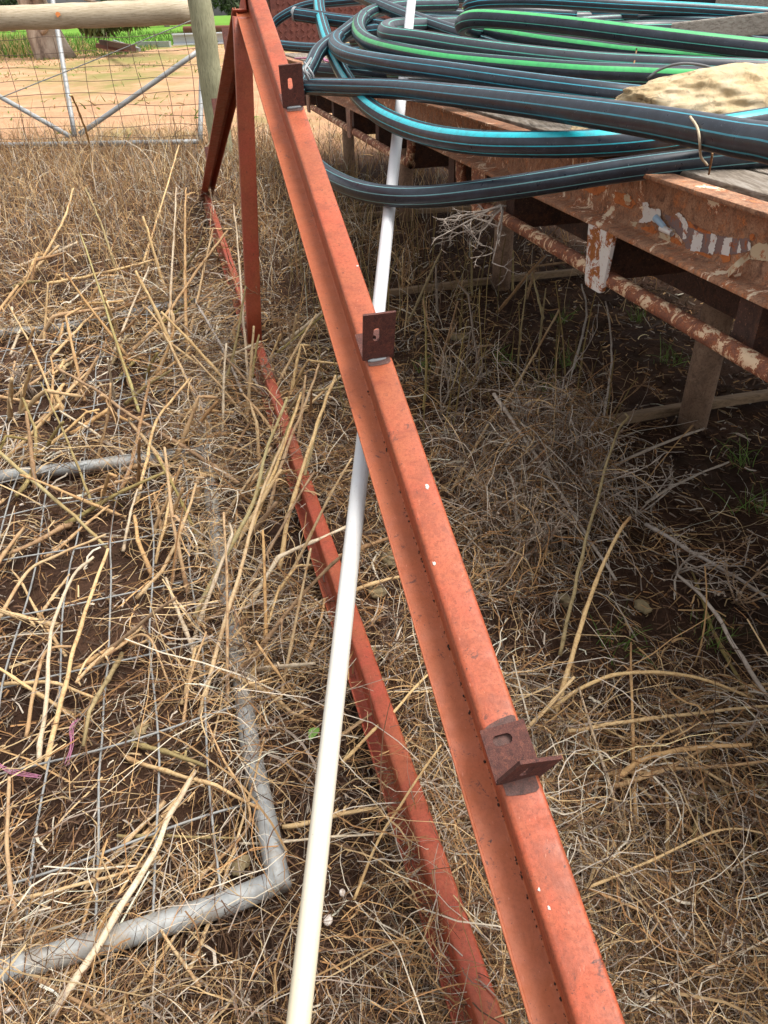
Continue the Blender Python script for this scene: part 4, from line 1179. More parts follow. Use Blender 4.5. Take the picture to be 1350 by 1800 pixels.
me.loops.add(Fc.size); me.loops.foreach_set('vertex_index', Fc.ravel().astype('i')); me.polygons.add(len(Fc)); me.polygons.foreach_set('loop_start', np.arange(0, Fc.size, 3, dtype='i'))
me.update(); me.materials.append(MAT['ground'])
o = bpy.data.objects.new('soil_crumbs', me); col.objects.link(o); tag(o, 'loose crumbs and clods of brown soil', kind='stuff')
# curly grey dead grass, in tufts
cx, cy = scatter(900, 0.5, 9, 1.2)
m = rng.random(900) < cover(cx, cy) * 1.2; cx, cy = cx[m], cy[m]
rep = 34
x = np.repeat(cx, rep) + rng.normal(0, 0.05, len(cx) * rep); y = np.repeat(cy, rep) + rng.normal(0, 0.05, len(cx) * rep)
N = len(x); r = np.hypot(x, y)
hd = np.repeat(rng.uniform(0, 6.283, len(cx)), rep) + rng.normal(0, 0.9, N)
blades('curled_dead_grass', np.stack([x, y, ground_z(x, y) + 0.004], -1), hd, rng.gamma(4, 0.045, N) + 0.05, (0.0013 + 0.0006 * r) * rng.uniform(0.6, 1.7, N),
       rng.uniform(0.3, 1.2, N), rng.normal(-1.9, 0.6, N), rng.normal(0, 1.6, N), pick(N, [1.4, 1.6, 1.6, 1.5, 1.5, 1.6, 1.0, 1.0], 0.2), MAT['straw'], 7, 0.55, 'grey curled tufts of dead grass', wob=0.14)
# standing straw towards the fence
x, y = rng.uniform(-6.5, 3.0, 30000), 3.6 + rng.random(30000) ** 0.8 * 8.2
m = (tray_side(x, y) < 0.25) | (rng.random(30000) < 0.25)
m &= rng.random(30000) < np.clip((y - 3.3) / 2.5, 0.08, 1)
cdist = (x - KB[0]) * CN[0] + (y - KB[1]) * CN[1]
m &= (np.abs(cdist + 0.06) > 0.16) | (y > FAR[1] + 0.1) | (rng.random(30000) < 0.08)
x, y = x[m], y[m]; N = len(x)
blades('standing_dry_grass', np.stack([x, y, ground_z(x, y)], -1), rng.uniform(0, 6.283, N), rng.gamma(6, 0.045, N) + 0.05, (0.002 + 0.00045 * y) * rng.uniform(0.5, 1.3, N),
       rng.normal(1.25, 0.28, N), rng.normal(-0.7, 0.6, N), rng.normal(0, 0.5, N), pick(N, [2.6, 3, 2.2, 0.6, 0.8, 1.6, 0.9, 1.6], 0.22), MAT['straw'], 5, 0.6, 'knee-high dry grass standing between the truss and the fence', wob=0.08)
# upright olive stems under the tray edge
x, y = rng.uniform(-0.6, 1.0, 420), rng.uniform(2.6, 8.5, 420)
m = (tray_side(x, y) > -0.75) & (tray_side(x, y) < 0.5); x, y = x[m], y[m]; N = len(x)
cols = np.clip(np.array(lin(140, 122, 78)[:3]) * (1 + rng.normal(0, 0.25, (N, 1))), 0, 1)
blades('upright_weed_stems', np.stack([x, y, ground_z(x, y)], -1), rng.uniform(0, 6.283, N), rng.uniform(0.2, 0.55, N), rng.uniform(0.004, 0.008, N), rng.normal(1.5, 0.1, N), rng.normal(-0.1, 0.25, N), rng.normal(0, 0.5, N), cols, MAT['straw'], 6, 0.45, 'thin olive weed stems standing along the tray edge', wob=0.05)
# straw fallen over the chord and the old gate
def along(pts, n, jit):
    c_ = catmull(pts, 200); k = rng.integers(0, 200, n)
    return c_[k, 0] + rng.normal(0, jit, n), c_[k, 1] + rng.normal(0, jit, n)
A1 = along([NEAR, NEAR + CD * 1.6], 700, 0.05); A2 = along([G(545, 905), G(500, 760), G(455, 630)], 420, 0.06); A3 = along([G(455, 630), G(352, 340)], 300, 0.07)
A4 = along([G(460, 1420), G(421, 1170), G(382, 960), G(359, 740), G(380, 530)], 2200, 0.05); A5 = along([G(-100, 600), G(110, 575), G(384, 519)], 900, 0.06); A6 = along([G(-60, 1730), G(486, 1550)], 260, 0.06); A7 = along([G(0, 838), G(368, 788)], 350, 0.05)
x = np.concatenate([a[0] for a in (A1, A2, A3, A4, A5, A6, A7)]); y = np.concatenate([a[1] for a in (A1, A2, A3, A4, A5, A6, A7)]); N = len(x); r = np.hypot(x, y)
blades('straw_over_pipes', np.stack([x, y, rng.uniform(0.03, 0.12, N)], -1), rng.uniform(0, 6.283, N), rng.gamma(3.2, 0.05, N) + 0.05, (0.0014 + 0.0006 * r) * rng.gamma(4, 0.25, N),
       rng.normal(0.25, 0.3, N), rng.normal(-0.9, 0.6, N), rng.normal(0, 1.2, N), pick(N, [2, 2, 1.6, 1.3, 1.2, 1.4, 0.8, 1.6], 0.2), MAT['straw'], 6, 0.5, 'loose straw fallen over the bottom chord and the old gate pipes', wob=0.16)
# brown tangle of dead vine drooping right of the rafter
cc2 = [G(880, 960), G(930, 900), G(960, 850), G(1000, 820), G(860, 880), G(900, 1020), G(960, 960), G(1020, 900), G(820, 800), G(980, 700)]
x = np.concatenate([rng.normal(p[0], 0.09, 420) for p in cc2]); y = np.concatenate([rng.normal(p[1], 0.10, 420) for p in cc2]); N = len(x); r = np.hypot(x, y)
blades('dead_vine_tangle', np.stack([x, y, rng.uniform(0.03, 0.40, N) * np.exp(-((x - G(950, 850)[0]) / 0.3) ** 2) * np.exp(-((y - G(950, 850)[1]) / 0.45) ** 2)], -1), rng.uniform(0, 6.283, N), rng.gamma(4, 0.045, N) + 0.04, rng.uniform(0.0018, 0.004, N),
       rng.normal(-0.2, 0.7, N), rng.normal(-1.2, 0.8, N), rng.normal(0, 1.0, N), pick(N, [0.7, 1.0, 1.8, 1.8, 2.6, 2.0, 1.0, 0.6], 0.2), MAT['straw'], 7, 0.4, 'brown-grey tangle of dead vine heaped right of the rafter', wob=0.2)
# lesser stalks, standing and fallen
x, y = scatter(1800, 0.5, 8, 0.9)
m = (rng.random(1800) < np.where(x < -0.1 - 0.2 * y, 1.0, 0.35)) & (tray_side(x, y) < 0.3); x, y = x[m], y[m]; N = len(x); r = np.hypot(x, y)
blades('lesser_stalks', np.stack([x, y, ground_z(x, y) + rng.uniform(0.0, 0.04, N)], -1), rng.normal(1.2, 1.5, N), rng.gamma(4, 0.05, N) + 0.06, (0.0026 + 0.0008 * r) * rng.uniform(0.6, 1.5, N),
       np.abs(rng.normal(0.2, 0.6, N)), rng.normal(-0.15, 0.25, N), rng.normal(0, 0.2, N), pick(N, [3, 2.6, 1.6, 1, 0.6, 0.8, 0.2, 2], 0.15), MAT['straw'], 5, 0.35, 'thinner dry stalks standing and fallen among the straw', wob=0.07)
# sparse fresh green blades
gc = [G(q[0], q[1]) for q in ((1085, 1130), (1300, 810), (985, 560), (1000, 640), (745, 650), (880, 640), (1240, 1120), (1330, 890), (1020, 480), (1120, 560), (960, 690), (1180, 640))]
x = np.concatenate([rng.normal(p[0], 0.03, 26) for p in gc]); y = np.concatenate([rng.normal(p[1], 0.03, 26) for p in gc]); N = len(x)
cols = np.clip(np.array(lin(104, 128, 62)[:3]) * (1 + rng.normal(0, 0.25, (N, 1))), 0, 1)
blades('green_sprouts', np.stack([x, y, ground_z(x, y)], -1), rng.uniform(0, 6.283, N), rng.uniform(0.05, 0.16, N), rng.uniform(0.002, 0.0045, N), rng.normal(1.2, 0.3, N), rng.normal(-0.7, 0.4, N), rng.normal(0, 0.4, N), cols, MAT['green'], 5, 0.8, 'small fresh green grass sprouts in the shade under the tray')
# tall green grass by the gum tree and over the paddock edge
x, y = np.concatenate([rng.uniform(-24, -12, 5000), rng.uniform(-40, 14, 9000)]), np.concatenate([rng.uniform(42, 52, 5000), rng.uniform(52, 95, 9000)])
N = len(x)
hh = np.concatenate([rng.uniform(0.4, 1.3, 5000) * np.clip((-13.5 - x[:5000]) / 5, 0.15, 1), rng.uniform(0.2, 0.5, 9000)])
cols = np.clip(np.array(lin(92, 128, 52)[:3]) * (1 + rng.normal(0, 0.2, (N, 1))), 0, 1)
mixs = (np.arange(N) < 5000) & (rng.random(N) < 0.35); cols[mixs] = np.array(lin(190, 170, 118)[:3])
blades('paddock_grass', np.stack([x, y, ground_z(x, y)], -1), rng.uniform(0, 6.283, N), hh, rng.uniform(0.03, 0.08, N), rng.normal(1.3, 0.2, N), rng.normal(-0.5, 0.4, N), rng.normal(0, 0.3, N), cols, MAT['green'], 3, 0.8, 'green paddock grass round the gum tree')

# low growth and rubbish on the sandy yard
x, y = rng.uniform(-22, 6, 9000), 12 + rng.random(9000) ** 0.9 * 36
pn = vnoise(x, y, 0.35, 51) * 0.6 + vnoise(x, y, 1.3, 52) * 0.4
m = rng.random(9000) < np.clip((pn - 0.46) * 5, 0.04, 1); x, y = x[m], y[m]; N = len(x)
gm = (rng.random(N) < 0.6)[:, None]
cols = np.where(gm, np.array(lin(112, 132, 62)[:3]), np.array(lin(176, 146, 104)[:3])) * (1 + rng.normal(0, 0.2, (N, 1)))
blades('yard_weeds', np.stack([x, y, ground_z(x, y)], -1), rng.uniform(0, 6.283, N), rng.uniform(0.05, 0.2, N), rng.uniform(0.012, 0.04, N), rng.normal(0.8, 0.4, N), rng.normal(-0.6, 0.4, N), rng.normal(0, 0.5, N), np.clip(cols, 0.01, 0.9), MAT['green'], 3, 0.7, 'low green and dry tufts scattered over the sandy yard')

# ------------------------------------------------------------------ single stalks that can be picked out
def stalk(label, mat, wpx, pts, name='dry_stalk', hook=False):
    """pts = (x, y, height) pixels with heights above the soil; wpx = width in the photograph"""
    w = [G(*q) for q in pts]
    d = np.mean([proj(q)[2] for q in w])
    r_ = wpx * d / FOC / 2 * 0.82
    n = max(10, 6 * len(pts))
    c_ = catmull(w, n)
    c_ = c_ + np.array([mnoise.noise_vector(Vector(q * 14)) for q in c_]) * r_ * 0.7
    rad = r_ * (1.12 - 0.42 * np.linspace(0, 1, n)) * (1 + 0.10 * np.array([mnoise.noise(Vector(q * 30)) for q in c_]))
    for k in np.linspace(2, n - 3, 4).astype(int): rad[k] *= 1.18
    V, F, UV = tube_data(c_, rad, 8)
    return tag(mk(name, V, F, MAT[mat]), label, 'stalk', 'thick dry weed stalks')
ST = [
 ('s_green', 5, [(245, 725, 0.02), (195, 570, 0.16), (142, 410, 0.36)], 'yellow-green stalk leaning left above the gate, left of the king post'),
 ('s_pale', 5, [(195, 635, 0.02), (228, 550, 0.10), (262, 470, 0.2)], 'pale stalk leaning right, crossing the yellow-green one'),
 ('s_straw', 5, [(100, 720, 0.02), (60, 620, 0.12), (15, 535, 0.2)], 'straw stalk leaning far left at the frame edge above the middle pipe'),
 ('s_straw', 6, [(380, 785, 0.02), (330, 670, 0.12), (280, 570, 0.22), (255, 540, 0.25)], 'bent straw stalk whose foot meets the gate stile'),
 ('s_brown', 8, [(420, 850, 0.06), (330, 790, 0.09), (230, 730, 0.13), (160, 680, 0.18), (105, 650, 0.2), (97, 642, 0.21)], 'long brown stalk lying diagonally over the gate with a frayed tip'),
 ('s_pale', 6, [(235, 812, 0.03), (165, 760, 0.06), (105, 722, 0.1)], 'pale stalk below the long brown one'),
 ('s_olive', 5, [(165, 895, 0.02), (125, 790, 0.12), (72, 672, 0.24)], 'olive stalk rising left from the middle gate pipe'),
 ('s_green', 9, [(-30, 770, 0.16), (60, 848, 0.10), (120, 897, 0.06), (187, 963, 0.03)], 'thick green-yellow stalk coming in from the left edge'),
 ('s_olive', 8, [(28, 872, 0.02), (55, 830, 0.05), (62, 760, 0.10), (40, 700, 0.15)], 'short curved olive stalk over the left end of the middle gate pipe'),
 ('s_straw', 7, [(240, 882, 0.02), (258, 810, 0.08), (274, 742, 0.14), (333, 665, 0.23)], 'straw stalk kinked to the right above the middle gate pipe'),
 ('s_straw', 10, [(302, 843, 0.02), (275, 800, 0.06), (228, 738, 0.10)], 'stout straw stump leaning left against the kinked stalk'),
 ('s_brown', 8, [(212, 862, 0.02), (235, 800, 0.07), (262, 670, 0.2)], 'brown stalk rising behind the stout stump'),
 ('s_orange', 6, [(331, 628, 0.02), (326, 540, 0.12), (325, 400, 0.3), (327, 330, 0.4)], 'upright orange stalk left of the king post'),
 ('s_pale', 5, [(297, 632, 0.02), (300, 520, 0.14), (310, 330, 0.42)], 'upright pale stalk next to the orange one'),
 ('s_pale', 5, [(440, 710, 0.02), (428, 560, 0.2), (417, 420, 0.4), (410, 360, 0.5)], 'pale stalk standing just in front of the king post foot'),
 ('s_straw', 5, [(330, 610, 0.02), (350, 510, 0.14), (375, 400, 0.3)], 'straw stalk leaning right between the orange stalk and king post'),
 ('s_straw', 6, [(90, 628, 0.05), (150, 565, 0.09), (175, 545, 0.1)], 'short straw stalk by the far gate pipe at left'),
 ('s_orange', 6, [(215, 635, 0.02), (290, 555, 0.1), (350, 470, 0.22), (400, 405, 0.32)], 'orange stalk slanting up to the right towards the king post'),
 ('s_straw', 6, [(80, 500, 0.06), (180, 480, 0.1), (280, 455, 0.15)], 'straw stalk lying level above the far gate pipe'),
 ('s_grey', 6, [(428, 695, 0.02), (390, 610, 0.1), (348, 538, 0.2)], 'bleached grey stalk leaning left at the foot of the king post'),
 ('s_straw', 10, [(80, 1352, 0.02), (108, 1230, 0.09), (134, 1130, 0.16), (165, 1030, 0.23), (190, 965, 0.28)], 'thick straw stalk rising over the gate mesh at left'),
 ('s_pale', 9, [(68, 1340, 0.02), (82, 1220, 0.1), (92, 1105, 0.18), (125, 1020, 0.24), (165, 978, 0.28)], 'pale split stalk beside the thick straw stalk at left'),
 ('s_orange', 8, [(45, 1295, 0.02), (60, 1210, 0.08), (80, 1145, 0.12), (125, 1137, 0.12)], 'orange stalk snapped over at the top, left of the split one'),
 ('s_straw', 7, [(-5, 1092, 0.05), (48, 1005, 0.1), (110, 972, 0.12), (187, 940, 0.15)], 'straw stalk bent in the middle above the gate mesh'),
 ('s_straw', 8, [(240, 1052, 0.02), (292, 992, 0.07), (330, 900, 0.16), (345, 850, 0.2)], 'straw stalk in the fan of stems by the gate stile'),
 ('s_orange', 10, [(270, 1012, 0.02), (248, 965, 0.06), (235, 905, 0.11)], 'orange stump leaning left in the fan by the gate stile'),
 ('s_straw', 6, [(272, 990, 0.02), (290, 920, 0.1), (305, 840, 0.18)], 'thin upright stem in the fan by the gate stile'),
 ('s_green', 9, [(342, 1085, 0.02), (385, 995, 0.1), (440, 895, 0.2), (470, 790, 0.3), (505, 700, 0.4)], 'long yellow-green stalk leaning right between stile and chord'),
 ('s_straw', 9, [(350, 1258, 0.02), (385, 1130, 0.12), (420, 1010, 0.22), (460, 870, 0.34), (500, 770, 0.42)], 'long straw stalk leaning right below the yellow-green one'),
 ('s_orange', 6, [(322, 1275, 0.02), (335, 1190, 0.08), (362, 1110, 0.15)], 'short orange stalk left of the long leaning ones'),
 ('s_orange', 6, [(165, 1170, 0.03), (205, 1140, 0.08), (258, 1118, 0.1), (300, 1205, 0.03)], 'orange stalk snapped into an arch over the gate mesh'),
 ('s_straw', 8, [(-10, 1204, 0.04), (80, 1199, 0.07), (130, 1212, 0.06), (168, 1227, 0.04)], 'straw stalk lying level from the left edge over the mesh'),
 ('s_orange', 7, [(470, 905, 0.02), (500, 800, 0.14), (540, 700, 0.26), (560, 640, 0.32)], 'orange stalk leaning over the bottom chord'),
 ('s_straw', 9, [(490, 1000, 0.02), (515, 880, 0.14), (560, 740, 0.3), (590, 660, 0.38)], 'straw stalk leaning over the bottom chord toward the rafter'),
 ('s_straw', 8, [(432, 962, 0.02), (455, 900, 0.08), (500, 780, 0.2), (530, 690, 0.3)], 'straw stalk in the pair beside the bottom chord'),
 ('s_olive', 7, [(525, 880, 0.05), (545, 800, 0.14), (575, 690, 0.26)], 'olive stalk rising across the chord near the rafter'),
 ('s_orange', 10, [(34, 1655, 0.02), (20, 1560, 0.08), (12, 1480, 0.14), (18, 1365, 0.22)], 'rough orange stalk by the left edge above the bottom pipe'),
 ('s_pale', 15, [(92, 1782, 0.03), (180, 1650, 0.09), (262, 1510, 0.12), (300, 1430, 0.12), (345, 1355, 0.1)], 'broad pale stem lying across the bottom gate pipe'),
 ('s_straw', 8, [(352, 1737, 0.015), (320, 1690, 0.03), (282, 1633, 0.06)], 'short stalk stub below the bottom gate pipe'),
 ('s_straw', 8, [(-10, 1588, 0.05), (110, 1562, 0.07), (215, 1535, 0.08), (282, 1505, 0.07)], 'yellow straw lying level above the bottom gate pipe'),
 ('s_orange', 7, [(-10, 1662, 0.06), (60, 1645, 0.07), (112, 1625, 0.07)], 'orange straw resting on the left of the bottom gate pipe'),
 ('s_olive', 7, [(984, 1152, 0.02), (1020, 990, 0.14), (1052, 870, 0.25), (1085, 760, 0.36), (1105, 735, 0.38), (1100, 727, 0.38)], 'tall olive-brown stalk with a hooked tip right of the rafter'),
 ('s_straw', 10, [(975, 1255, 0.02), (1015, 1120, 0.12), (1050, 1020, 0.2), (1085, 940, 0.27), (1108, 908, 0.3)], 'thick straw stalk just below the hooked one'),
 ('s_grey', 8, [(868, 692, 0.3), (960, 828, 0.2), (1030, 940, 0.1), (1085, 1020, 0.02)], 'long bleached stem slanting down to the right across the tangle'),
 ('s_grey', 7, [(1000, 862, 0.1), (1120, 800, 0.17), (1238, 752, 0.22)], 'white bleached stem pointing at the nearest tray leg'),
 ('s_grey', 6, [(1135, 885, 0.06), (1200, 845, 0.1), (1282, 812, 0.14)], 'bleached forked stem under the nearest tray leg'),
 ('s_grey', 8, [(1135, 920, 0.08), (1220, 972, 0.06), (1290, 1012, 0.04), (1350, 1050, 0.02)], 'grey stem sloping down to the right edge under the tray'),
 ('s_grey', 9, [(1370, 1260, 0.03), (1300, 1150, 0.09), (1245, 1060, 0.12), (1190, 1010, 0.12)], 'stout grey stem rising from the right edge'),
 ('s_straw', 8, [(960, 1252, 0.02), (1020, 1210, 0.08), (1110, 1182, 0.11), (1230, 1192, 0.1), (1328, 1232, 0.04)], 'arched yellow straw right of the lower cleat'),
 ('s_straw', 9, [(915, 1292, 0.03), (960, 1245, 0.08), (1010, 1190, 0.12)], 'straw stub rising behind the lower cleat'),
 ('s_straw', 8, [(1000, 1286, 0.05), (1150, 1262, 0.07), (1370, 1238, 0.06)], 'long level straw above the forked stalk at right'),
 ('s_orange', 12, [(1080, 1370, 0.03), (1145, 1330, 0.06), (1230, 1315, 0.08), (1322, 1309, 0.09)], 'thick orange stalk lying level at right, upper arm of the fork'),
 ('s_orange', 10, [(1078, 1382, 0.03), (1160, 1358, 0.04), (1250, 1310, 0.05)], 'thick orange stalk lying at right, lower arm of the fork'),
 ('s_straw', 7, [(1192, 1328, 0.05), (1260, 1368, 0.04), (1335, 1402, 0.03)], 'straw slanting down from the fork at right'),
 ('s_orange', 6, [(1035, 1562, 0.05), (1120, 1598, 0.05), (1205, 1640, 0.05), (1370, 1752, 0.03)], 'orange straw slanting down to the lower right corner'),
 ('s_straw', 6, [(1030, 1562, 0.05), (1140, 1515, 0.07), (1270, 1458, 0.08), (1370, 1472, 0.07)], 'long straw slanting up to the right edge, lower right'),
 ('s_pale', 6, [(1090, 1790, 0.03), (1220, 1715, 0.05), (1370, 1640, 0.07)], 'pale straw along the bottom right corner'),
 ('s_straw', 7, [(600, 1342, 0.06), (680, 1262, 0.1), (752, 1186, 0.14)], 'straw leaning across the chord beside the white pipe'),
 ('s_straw', 6, [(622, 1582, 0.02), (667, 1474, 0.08), (720, 1390, 0.14), (776, 1308, 0.2)], 'straw leaning across the chord toward the lower rafter'),
 ('s_orange', 7, [(575, 1310, 0.03), (640, 1265, 0.05), (668, 1240, 0.06)], 'short orange straw between white pipe and chord'),
 ('s_orange', 6, [(350, 1545, 0.02), (440, 1440, 0.06), (390, 1330, 0.1), (365, 1270, 0.12)], 'thin orange stem bending over the gate corner'),
 ('s_orange', 8, [(330, 1100, 0.02), (395, 1075, 0.05), (425, 1020, 0.1)], 'orange stub at the gate stile below the fan'),
 ('s_straw', 6, [(790, 870, 0.02), (850, 760, 0.14), (900, 690, 0.24), (975, 560, 0.4), (982, 545, 0.42)], 'tall straw stalk with a bent head right of the middle cleat'),
 ('s_green', 5, [(955, 560, 0.1), (945, 520, 0.16), (935, 480, 0.22)], 'short green stem in the shade below the bracket'),
 ('s_olive', 5, [(745, 720, 0.02), (750, 640, 0.12), (745, 520, 0.3)], 'olive stem standing right behind the middle cleat'),
 ('s_grey', 5, [(985, 720, 0.02), (1030, 560, 0.22), (1022, 500, 0.3)], 'thin grey stem standing before the white-painted bracket'),
 ('s_grey', 5, [(1040, 840, 0.02), (1070, 680, 0.2), (1075, 600, 0.3), (1065, 530, 0.4)], 'thin grey stem standing under the white-painted bracket'),
 ('s_straw', 5, [(160, 300, 0.05), (155, 245, 0.42), (130, 175, 0.9), (122, 168, 0.95)], 'dry vine climbing the pipe gate brace'),
 ('s_straw', 4, [(250, 470, 0.02), (290, 340, 0.3), (315, 255, 0.5)], 'tall straw stalk standing before the fence left of the truss end'),
 ('s_olive', 5, [(205, 480, 0.02), (180, 400, 0.18), (150, 330, 0.34)], 'olive stalk leaning left before the fence'),
 ('s_straw', 5, [(60, 480, 0.02), (110, 390, 0.2), (130, 330, 0.32)], 'straw stalk leaning right at the far left'),
]
for mt, w_, pts, lb in ST: stalk(lb, mt, w_, pts)

# dense stands: stalks that nothing tells apart share a label
ONES = ['', 'first', 'second', 'third', 'fourth', 'fifth', 'sixth', 'seventh', 'eighth', 'ninth', 'tenth', 'eleventh', 'twelfth', 'thirteenth', 'fourteenth', 'fifteenth', 'sixteenth', 'seventeenth', 'eighteenth', 'nineteenth']
def ordinal(k):
    if k < 20: return ONES[k]
    return {2: 'twent', 3: 'thirt', 4: 'fort', 5: 'fift'}[k // 10] + ('ieth' if k % 10 == 0 else 'y-' + ONES[k % 10])
TONE = {'s_straw': 'straw-yellow', 's_orange': 'orange-tan', 's_pale': 'pale', 's_olive': 'olive', 's_brown': 'brown', 's_weed': 'grey'}
def wild(region, n, label, group, wr, pitch, hmean, hsd, mats):
    made = []
    for _ in range(n):
        px, py = random.uniform(region[0], region[2]), random.uniform(region[1], region[3])
        b_ = G(px, py, 0.0); d = proj(b_)[2]
        r_ = random.uniform(*wr) * d / FOC / 2
        L = random.uniform(0.2, 0.56); pt = random.uniform(*pitch); hd = random.gauss(hmean, hsd)
        n_ = 16; pts = [b_]
        kink = random.randint(5, 13) if random.random() < 0.28 else 99
        for k in range(n_ - 1):
            if k == kink: pt -= random.uniform(0.5, 1.5); hd += random.gauss(0, 0.6)
            pt += random.gauss(-0.005, 0.03); hd += random.gauss(0, 0.03)
            pts.append(pts[-1] + np.array([math.cos(pt) * math.cos(hd), math.cos(pt) * math.sin(hd), math.sin(pt)]) * L / (n_ - 1))
        pts = np.array(pts); pts[:, 2] = np.maximum(pts[:, 2], 0.006)
        rad = r_ * (1.15 - 0.5 * np.linspace(0, 1, n_))
        for k in range(random.randint(1, 3), n_ - 1, 4): rad[k] *= 1.32
        parts = [tube_data(pts, rad, 6)[:2]]
        for k in range(random.randint(0, 3)):               # dry leaf sheaths peeling off the joints
            j = random.randint(2, n_ - 3); p0 = pts[j]; a_ = random.uniform(0, 6.28); l_ = random.uniform(0.03, 0.09); w_ = r_ * random.uniform(0.5, 0.9)
            dv = np.array([math.cos(a_) * 0.7, math.sin(a_) * 0.7, 0.6]); sv = np.array([-math.sin(a_), math.cos(a_), 0.2]) * w_
            q = [p0 + dv * l_ * t_ + np.array([0, 0, -1]) * l_ * 1.1 * t_ * t_ for t_ in (0, 0.35, 0.7, 1.0)]
            v = []
            for i_, c_ in enumerate(q): v += [c_ - sv * (1 - 0.25 * i_), c_ + sv * (1 - 0.25 * i_)]
            parts.append((v, [(0, 1, 3, 2), (2, 3, 5, 4), (4, 5, 7, 6)]))
        V, F = join_data(parts)
        mm = random.choice(mats)
        made.append((proj(pts[-1])[0], mk('dry_stalk', V, F, MAT[mm]), TONE[mm] + (' snapped' if kink < 99 else ' straight')))
    made.sort(key=lambda q: q[0])
    for k, (_, o, look) in enumerate(made):
        tag(o, '%s stalk %s, %s tip from the left there' % (look, label, ordinal(k + 1)), 'stalk', group)
WM = ['s_straw', 's_straw', 's_orange', 's_orange', 's_pale', 's_olive', 's_brown']
wild((-40, 470, 330, 720), 46, 'left of the king post', 'stalks left of the king post', (4.5, 7), (0.15, 1.25), 1.0, 1.3, WM)
wild((-40, 720, 330, 960), 30, 'over the middle gate pipe', 'stalks over the middle gate pipe', (5, 8.5), (0.1, 1.15), 1.0, 1.4, WM)
wild((-40, 960, 330, 1330), 14, 'over the fallen gate mesh', 'stalks over the gate mesh', (5, 9), (0.05, 0.9), 1.1, 1.5, WM)
wild((330, 800, 560, 1280), 32, 'between gate stile and bottom chord', 'stalks between stile and chord', (5, 9), (0.15, 1.0), 1.0, 0.75, WM)
wild((360, 560, 560, 800), 24, 'round the king post foot', 'stalks round the king post foot', (4, 7), (0.3, 1.3), 1.1, 1.2, WM)
wild((950, 1180, 1360, 1800), 26, 'lying right of the rafter', 'stalks right of the rafter', (4, 8), (0.02, 0.25), 0.6, 1.5, WM)
wild((-30, 1350, 520, 1800), 16, 'lying round the bottom gate pipe', 'stalks by the bottom gate pipe', (4, 8), (0.02, 0.3), 0.8, 1.5, WM)
wild((700, 480, 1000, 700), 16, 'standing behind the middle cleat', 'stems behind the rafter', (3, 5), (0.9, 1.5), 1.1, 1.2, ['s_olive', 's_brown', 's_weed'])
# flat curled dead leaves
x, y = scatter(5200, 0.45, 7, 1.3); x, y = keep(x, y, 1.0); N = len(x); r = np.hypot(x, y)
blades('curled_dead_leaves', np.stack([x, y, ground_z(x, y) + rng.uniform(0.004, 0.06, N)], -1), rng.uniform(0, 6.283, N), rng.uniform(0.05, 0.2, N), (0.0035 + 0.0009 * r) * rng.uniform(0.7, 1.7, N),
       rng.uniform(0.1, 1.1, N), rng.normal(-1.9, 0.9, N), rng.normal(0, 1.3, N), pick(N, [1.6, 1, 1, 3, 2, 0.8, 0.4, 1.8], 0.18), MAT['straw'], 7, 0.75, 'flat curled dead grass leaves on the straw', wob=0.2)

# ------------------------------------------------------------------ dead branching weeds
def weed_data(base, height, spread, seed, lean=(0, 0, 0), n_main=5, r0=0.0035, nod=True, down=False, dense=False):
    rnd = random.Random(seed)
    parts, nods = [], []
    def grow(p, d, L, r_, lvl):
        pts = [p]; n = 5
        for k in range(n):
            d = unit(d + np.array([rnd.gauss(0, 0.16), rnd.gauss(0, 0.16), rnd.gauss(-0.02, 0.12)]))
            pts.append(pts[-1] + d * L / n)
            if lvl < (3 if dense else 2 + (rnd.random() < 0.25)) and k >= 1 and rnd.random() < (0.72 if dense else 0.8):
                for _ in range(1):
                    s = unit(np.array([rnd.gauss(0, 1), rnd.gauss(0, 1), rnd.gauss(0.2, 0.7)]))
                    grow(pts[-1], unit(d * 0.9 + s * spread), L * rnd.uniform(0.3, 0.55), r_ * 0.62, lvl + 1)
        pts = np.array(pts)
        parts.append(tube_data(pts, np.linspace(r_, r_ * 0.5, len(pts)), 4 if lvl > 0 else 6)[:2])
        if nod and lvl >= 1 and rnd.random() < 0.4: nods.append(pts[-1])
    for k in range(n_main):
        d = unit(np.array([rnd.gauss(0, 0.45), rnd.gauss(0, 0.45), 1.0 if not down else -0.6]) + np.array(lean))
        grow(np.array(base) + np.array([rnd.gauss(0, 0.01), rnd.gauss(0, 0.01), 0]), d, height * rnd.uniform(0.6, 1.1), r0, 0)
    V, F = join_data(parts)
    nd = []
    for q in nods:
        r_ = rnd.uniform(0.003, 0.006)
        vv = [q + np.array(o_) * r_ for o_ in ((1, 0, 0), (-1, 0, 0), (0, 1, 0), (0, -1, 0), (0, 0, 1), (0, 0, -1))]
        nd.append((vv, [(0, 2, 4), (2, 1, 4), (1, 3, 4), (3, 0, 4), (2, 0, 5), (1, 2, 5), (3, 1, 5), (0, 3, 5)]))
    return V, F, nd
def weed(label, base, height, spread, seed, mat='s_grey', **kw):
    V, F, nd = weed_data(base, height, spread, seed, **kw)
    root = thing('dead_weed', base, label, 'weed', 'grey dead weeds')
    mk('branches', V, F, MAT[mat], root)
    if nd:
        v, f = join_data(nd); mk('seed_heads', v, f, MAT['s_weed'], root, kind='stuff')
    return root
